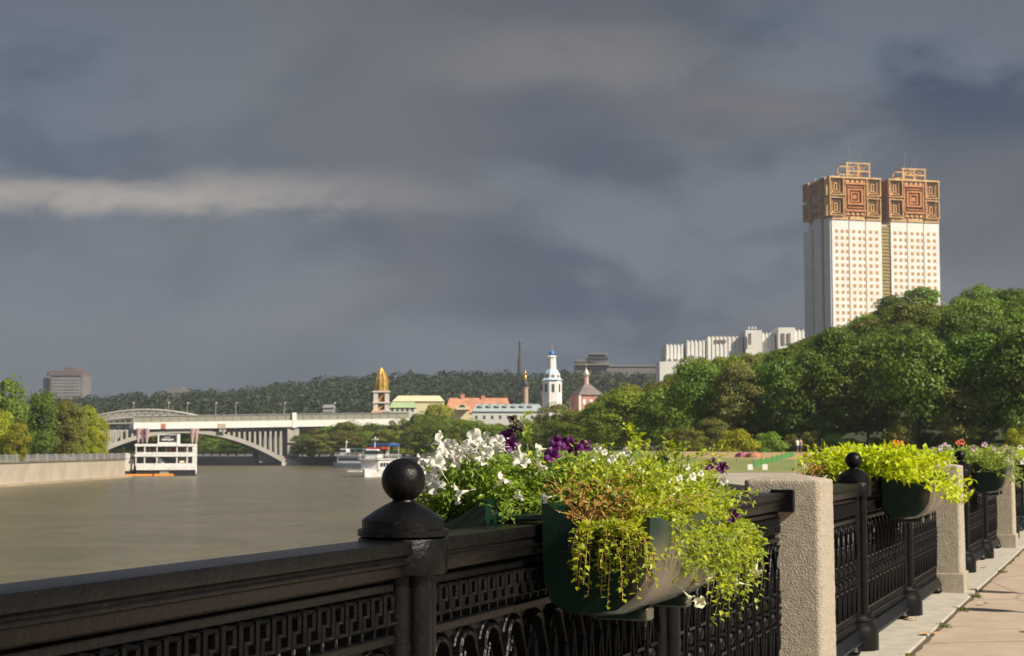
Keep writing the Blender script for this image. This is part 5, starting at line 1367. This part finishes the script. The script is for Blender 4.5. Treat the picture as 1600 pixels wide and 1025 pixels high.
# the slope itself
random.seed(42)
ng = {}
rows = [0, .10, .22, .36, .50, .65, .80, .92, 1.02]
cntt = 0
for ri, s_ in enumerate(rows):
    px = 640 + random.uniform(0, 30)
    while px < 1680:
        q = (px - 800) / F; d0 = np.interp(px, TX, TD0); d1 = np.interp(px, TX, TD1)
        d = d0 + (d1 - d0) * s_ + U(-5, 5); R_ = U(3.9, 5.9) if ri else U(5, 6.5); rp = R_ / d * F
        z_, _, _ = slope(q, d)
        h_ = U(12.5, 16.5); hmax = ZP(np.interp(px, SKX, SKY) + U(-2, 16), d) - z_
        if hmax < 5.0: px += rp; continue
        if hmax < h_: R_ *= max(.62, hmax / h_); h_ = hmax; rp = R_ / d * F
        kk = random.choices('dmolb', [4.5, 5, 2, 1.8, .5])[0] if px > 1040 else random.choices('dmolb', [1.5, 5, 2.5, 2.5, .6])[0]
        if s_ < .15 and px > 1250: kk = random.choice('ddd m'.replace(' ', ''))
        key = random.choice(keys + (['fine'] if kk in 'bo' else []))
        tree(key, q * d, d, z_ - .5, h_, R_, KIND[kk][0], KIND[kk][1] + ' leafy tree on the wooded slope, crown merging into its neighbours', KIND[kk][1] + ' trees of the wooded slope'); cntt += 1
        px += rp * (U(.92, 1.28) if ri < 4 else U(1.15, 1.6))
# by the bridge end and behind the boats
for (x0, x1, d, t0, t1, hb) in ((476, 640, 525, 674, 668, -1.9), (490, 660, 545, 662, 652, -1.8), (520, 690, 575, 655, 645, -1.6), (560, 760, 600, 652, 650, -1.4), (600, 860, 560, 664, 662, -1.6)):
    px = x0
    while px < x1:
        f = (px - x0) / (x1 - x0); R_ = U(4.2, 6); kk = random.choices('dmolb', [2, 4, 3, 1.6, 1])[0]; yt = t0 + (t1 - t0) * f + U(-3, 6)
        h_ = ZP(yt, d) - hb
        tree(random.choice(keys), (px - 800) / F * d, d + U(-5, 5), hb, h_, R_, KIND[kk][0], KIND[kk][1] + ' tree on the right bank by the bridge, crown merging into its neighbours', KIND[kk][1] + ' trees by the bridge end'); cntt += 1
        px += R_ / d * F * U(1.0, 1.5)
# low bushes at the foot of the slope
px = 1236
bi = 0
while px < 1600:
    d = 196 + U(-3, 3); q = (px - 800) / F; h_ = U(1.6, 3.0); R_ = U(1.0, 1.8)
    tree('bush', q * d, d, slope(q, d)[0] - .1, h_, R_, random.choice([L_MID, L_OLV, L_DARK]), 'low green shrub in the row along the foot of the wooded slope', 'low shrubs along the slope foot', None, 'bush'); px += R_ / d * F * U(1.4, 2.6)
print('slope trees', cntt)
# far wood: ground and one mass of crowns
FX = [60, 120, 200, 300, 400, 450, 520, 600, 700, 900, 1010, 1100, 1300]
FY = [624, 622, 617, 611, 605, 597, 590, 584, 583, 582, 583, 588, 600]
def farz(q, d):
    x = 800 + F * q; ys = np.interp(x, FX, FY); z1 = 1.35 + (700 - ys) / F * 1250 - 14
    s = min(1, max(0, (d - 760) / 490)); return -1.8 + (z1 + 1.8) * s
grid_mesh('far_ridge', [-.40 + .03 * i for i in range(26)], [700 + 25 * i for i in range(36)], lambda q, d: farz(q, d) - 2.5, FLOOR)
Cs = []; Ns = []
r = rng
for d in np.arange(770, 1300, 21):
    px = 20 + r.uniform(0, 10)
    while px < 1120:
        q = (px - 800) / F; R_ = r.uniform(4, 10); z_ = farz(q, d); n = 80
        if px > 640 and d < 900: n = 40
        v_ = r.normal(size=(n, 3)); v_ /= np.linalg.norm(v_, axis=1)[:, None]; v_[:, 2] = np.abs(v_[:, 2]) * 1.0
        hgt = r.uniform(8, 17); c = np.array([q * d, d + r.uniform(-7, 7), z_ + hgt * .5])
        Cs.append(c + v_ * np.array([R_, R_, hgt * .5]) * r.uniform(.8, 1.08, (n, 1))); Ns.append(v_ + np.array([0, 0, .2]))
        px += R_ / d * F * r.uniform(.8, 1.3)
Cs = np.concatenate(Cs); Ns = np.concatenate(Ns)
fw = link('far_wood', quads_mesh('far_wood', Cs, Ns, 1.25), WOODM); tag(fw, 'dark blue-green wood covering the far ridge', 'wood', None, 'stuff')
# trees seen under the bridge, on the far quay
for i, px in enumerate(range(176, 470, 13)):
    d = 600 + 12 * (i % 3); R_ = U(4, 6); kk = random.choice('dddm')
    tree(random.choice(keys), (px - 800) / F * d, d, -1.9, U(7, 10), R_, KIND[kk][0], 'shaded ' + KIND[kk][1] + ' tree seen beneath the road bridge', 'trees seen beneath the bridge')
hd = 590
ptree(487, 697, 716, 556, 9, 'o', 'pale scrubby bush on the quay right of the bridge pier', 'bush', 'bush')

# ------------------------------------------------------------------ small things on the lawn
def at(px, py, d): return P(px, py, d)
gf = empty('mesh_barrier', (0, 0, 0), 0, 'low bright green mesh barrier crossing the lawn', 'barrier')
a_ = P(1178, 733, 110); b__ = P(1240, 713, 152)
m = MB(); n = 8
for k in range(n):
    p = a_.lerp(b__, k / n); q_ = a_.lerp(b__, (k + 1) / n); zz = lawnz(p.x / p.y, p.y); z2 = lawnz(q_.x / q_.y, q_.y)
    m.add([(p.x, p.y, zz), (q_.x, q_.y, z2), (q_.x, q_.y, z2 + .42), (p.x, p.y, zz + .42), (p.x, p.y + .04, zz), (q_.x, q_.y + .04, z2), (q_.x, q_.y + .04, z2 + .42), (p.x, p.y + .04, zz + .42)],
          [(0, 1, 2, 3), (7, 6, 5, 4), (3, 2, 6, 7), (0, 4, 5, 1), (0, 3, 7, 4), (1, 5, 6, 2)])
m.build('mesh_panel', GRN, gf)
for k in range(n + 1):
    p = a_.lerp(b__, k / n); MB().box(p.x - .04, p.x + .04, p.y - .05, p.y + .09, 0, lawnz(p.x / p.y, p.y) + .5).build('post', GRN, gf)
def sitter(px, py, d, cloth, lab, name='person', sit=False, hgt=1.7):
    p = P(px, py, d); z_ = max(lawnz(p.x / p.y, p.y), 0)
    me_ = people_mesh(hgt).mesh('person', smooth='all'); me_.materials.append(SKIN)
    o = link('person', me_, None, None, (p.x, p.y, z_), U(0, 6)); tag(o, lab, 'person')
    mb = MB(); mb.lathe([(.16, .80), (.185, .95), (.16, 1.1), (.205, 1.30), (.16, 1.43), (.075, 1.475)], 0, 0, 12)
    for s__ in (-1, 1): mb.tube([(s__ * .18, 0, 1.40), (s__ * .25, .015, 1.18)], .065, 7, .055)
    mb.v = [(x * hgt / 1.75, y * hgt / 1.75, z * hgt / 1.75) for x, y, z in mb.v]; mb.build('shirt', cloth, o)
    mb = MB(); mb.lathe([(.19, .72), (.18, .95)], 0, 0, 10, False)
    for s__ in (-1, 1): mb.tube([(s__ * .09, 0, .30), (s__ * .10, .01, .45), (s__ * .09, 0, .86)], .075, 6, .095)
    mb.v = [(x * hgt / 1.75, y * hgt / 1.75, z * hgt / 1.75) for x, y, z in mb.v]; mb.build('trousers', DGREY, o)
    mb = MB(); mb.lathe([(.10, 1.62), (.108, 1.68), (.08, 1.75), (.02, 1.775)], 0, .01, 10); mb.v = [(x * hgt / 1.75, y * hgt / 1.75, z * hgt / 1.75) for x, y, z in mb.v]; mb.build('hair', BARK, o)
    return o
sitter(1246, 714, 180, WHITE, 'person in a white top at the far lawn edge, left of a pair')
sitter(1251, 714, 181, material('pale_pink_shirt', (.65, .42, .38), .8), 'person in pale pink at the far edge of the lawn, right of a pair')
for (px, py, d, mt, lab) in ((1162, 725, 150, PINK, 'low pink tent on the lawn behind the near stone pillar'), (1178, 727, 148, material('orange_cloth', (.42, .15, .07), .7), 'low orange tent beside the pink one on the lawn')):
    p = P(px, py, d); z_ = lawnz(p.x / p.y, p.y); t_ = empty('small_tent', (p.x, p.y, z_), .3, lab, 'tent')
    m = MB(); ar = [(.62 * math.cos(PI * k / 8), .45 * math.sin(PI * k / 8)) for k in range(9)]; n = 9
    m.add([(x, -.6, z) for x, z in ar] + [(x, .6, z) for x, z in ar] + [(0, -.85, 0), (0, .85, 0)], [(i, i + 1, n + i + 1, n + i) for i in range(8)] + [(i + 1, i, 18) for i in range(8)] + [(n + i, n + i + 1, 19) for i in range(8)]); m.build('cover', mt, t_)
    m = MB(); m.tube([(x, -.61, z + .01) for x, z in ar], .03, 4); m.tube([(x, .61, z + .01) for x, z in ar], .03, 4); m.build('hoop', GREY, t_)
for i, (px, py, d, lab) in enumerate(((1195, 736, 91, 'white square sign board on a thin post on the lawn, left one'), (1260, 735, 93, 'white square sign board on a thin post on the lawn, right one'), (1172, 737, 90.5, 'small white notice on a post near the pink tent'))):
    p = P(px, py, d); s__ = empty('sign_board', (p.x, p.y, lawnz(p.x / p.y, p.y)), 0, lab, 'sign', 'white sign boards on the lawn')
    MB().tube([(0, 0, -.2), (0, 0, .5)], .02, 6).build('post', GREY, s__); MB().box(-.15, .15, -.05, -.021, .12, .44).build('board', WHITE, s__, bevel=.01, seg=1)
for i, (px, pyt, pyb, d) in enumerate(((1152, 714, 745, 120), (1176, 712, 738, 125), (1191, 712, 740, 118), (1222, 716, 744, 112), (1038, 690, 712, 150))):
    p = P(px, pyb, d); t_ = P(px, pyt, d)
    po = empty('thin_pole', (p.x, p.y, 0), 0, ['thin grey pole near the pink tent', 'thin grey pole right of the pink tent', 'thin grey pole beside the left white sign board', 'thin grey pole between the two white sign boards', 'grey pole behind the flowers of the near planter'][i], 'pole', 'thin poles on the lawn')
    MB().tube([(0, 0, -.5), (0, 0, t_.z)], .035, 6).build('pole', GREY, po); MB().lathe([(.05, t_.z - .02), (.06, t_.z), (.02, t_.z + .03)], 0, 0, 8).build('cap', GREY, po)
cp = P(1472, 714, 170); c_ = empty('green_canopy', (cp.x, cp.y, 0.8), 0, 'low green canopy on the lawn behind the lime green leaves', 'canopy')
m = MB(); ar = [(-2.4, 0), (-1.6, .25), (-.5, .45), (1.2, .42), (2.0, .3), (2.5, 0)]; n = 6
m.add([(x, -1.2, z - .15) for x, z in ar] + [(x, 1.2, z - .15) for x, z in ar], [(i, i + 1, n + i + 1, n + i) for i in range(5)] + [tuple(range(5, -1, -1)), tuple(range(6, 12))]); m.build('cover', GRN, c_)
m = MB()
for x in (-2.2, 2.3):
    for y in (-1.1, 1.1): m.tube([(x, y, -.5), (x, y, -.1)], .04, 5)
m.build('pole', GREY, c_)

# ------------------------------------------------------------------ air between here and the far things
HAZE = .00010
hz = MB(); hz.box(-1700, 1700, -150, 2100, -6.4, 165)
hm = bpy.data.materials.new('haze'); hm.use_nodes = True; t = NT(hm.node_tree); t.n.clear()
pv_ = t.new('ShaderNodeVolumePrincipled'); pv_.inputs['Color'].default_value = (.80, .86, 1, 1); pv_.inputs['Density'].default_value = HAZE; pv_.inputs['Anisotropy'].default_value = 0
ou = t.new('ShaderNodeOutputMaterial'); t.l.new(pv_.outputs[0], ou.inputs['Volume'])
ho = hz.build('haze', hm); ho['kind'] = 'stuff'
for o in bpy.data.objects:
    n_ = len(o.get('label', 'a b c d').split())
    if n_ > 16 or n_ < 4: print('LABEL', n_, o.name, o['label'])
SC.cycles.max_bounces = 6; SC.cycles.diffuse_bounces = 3; SC.cycles.transparent_max_bounces = 6; SC.cycles.volume_bounces = 0
SC.cycles.use_adaptive_sampling = True; SC.cycles.use_denoising = True
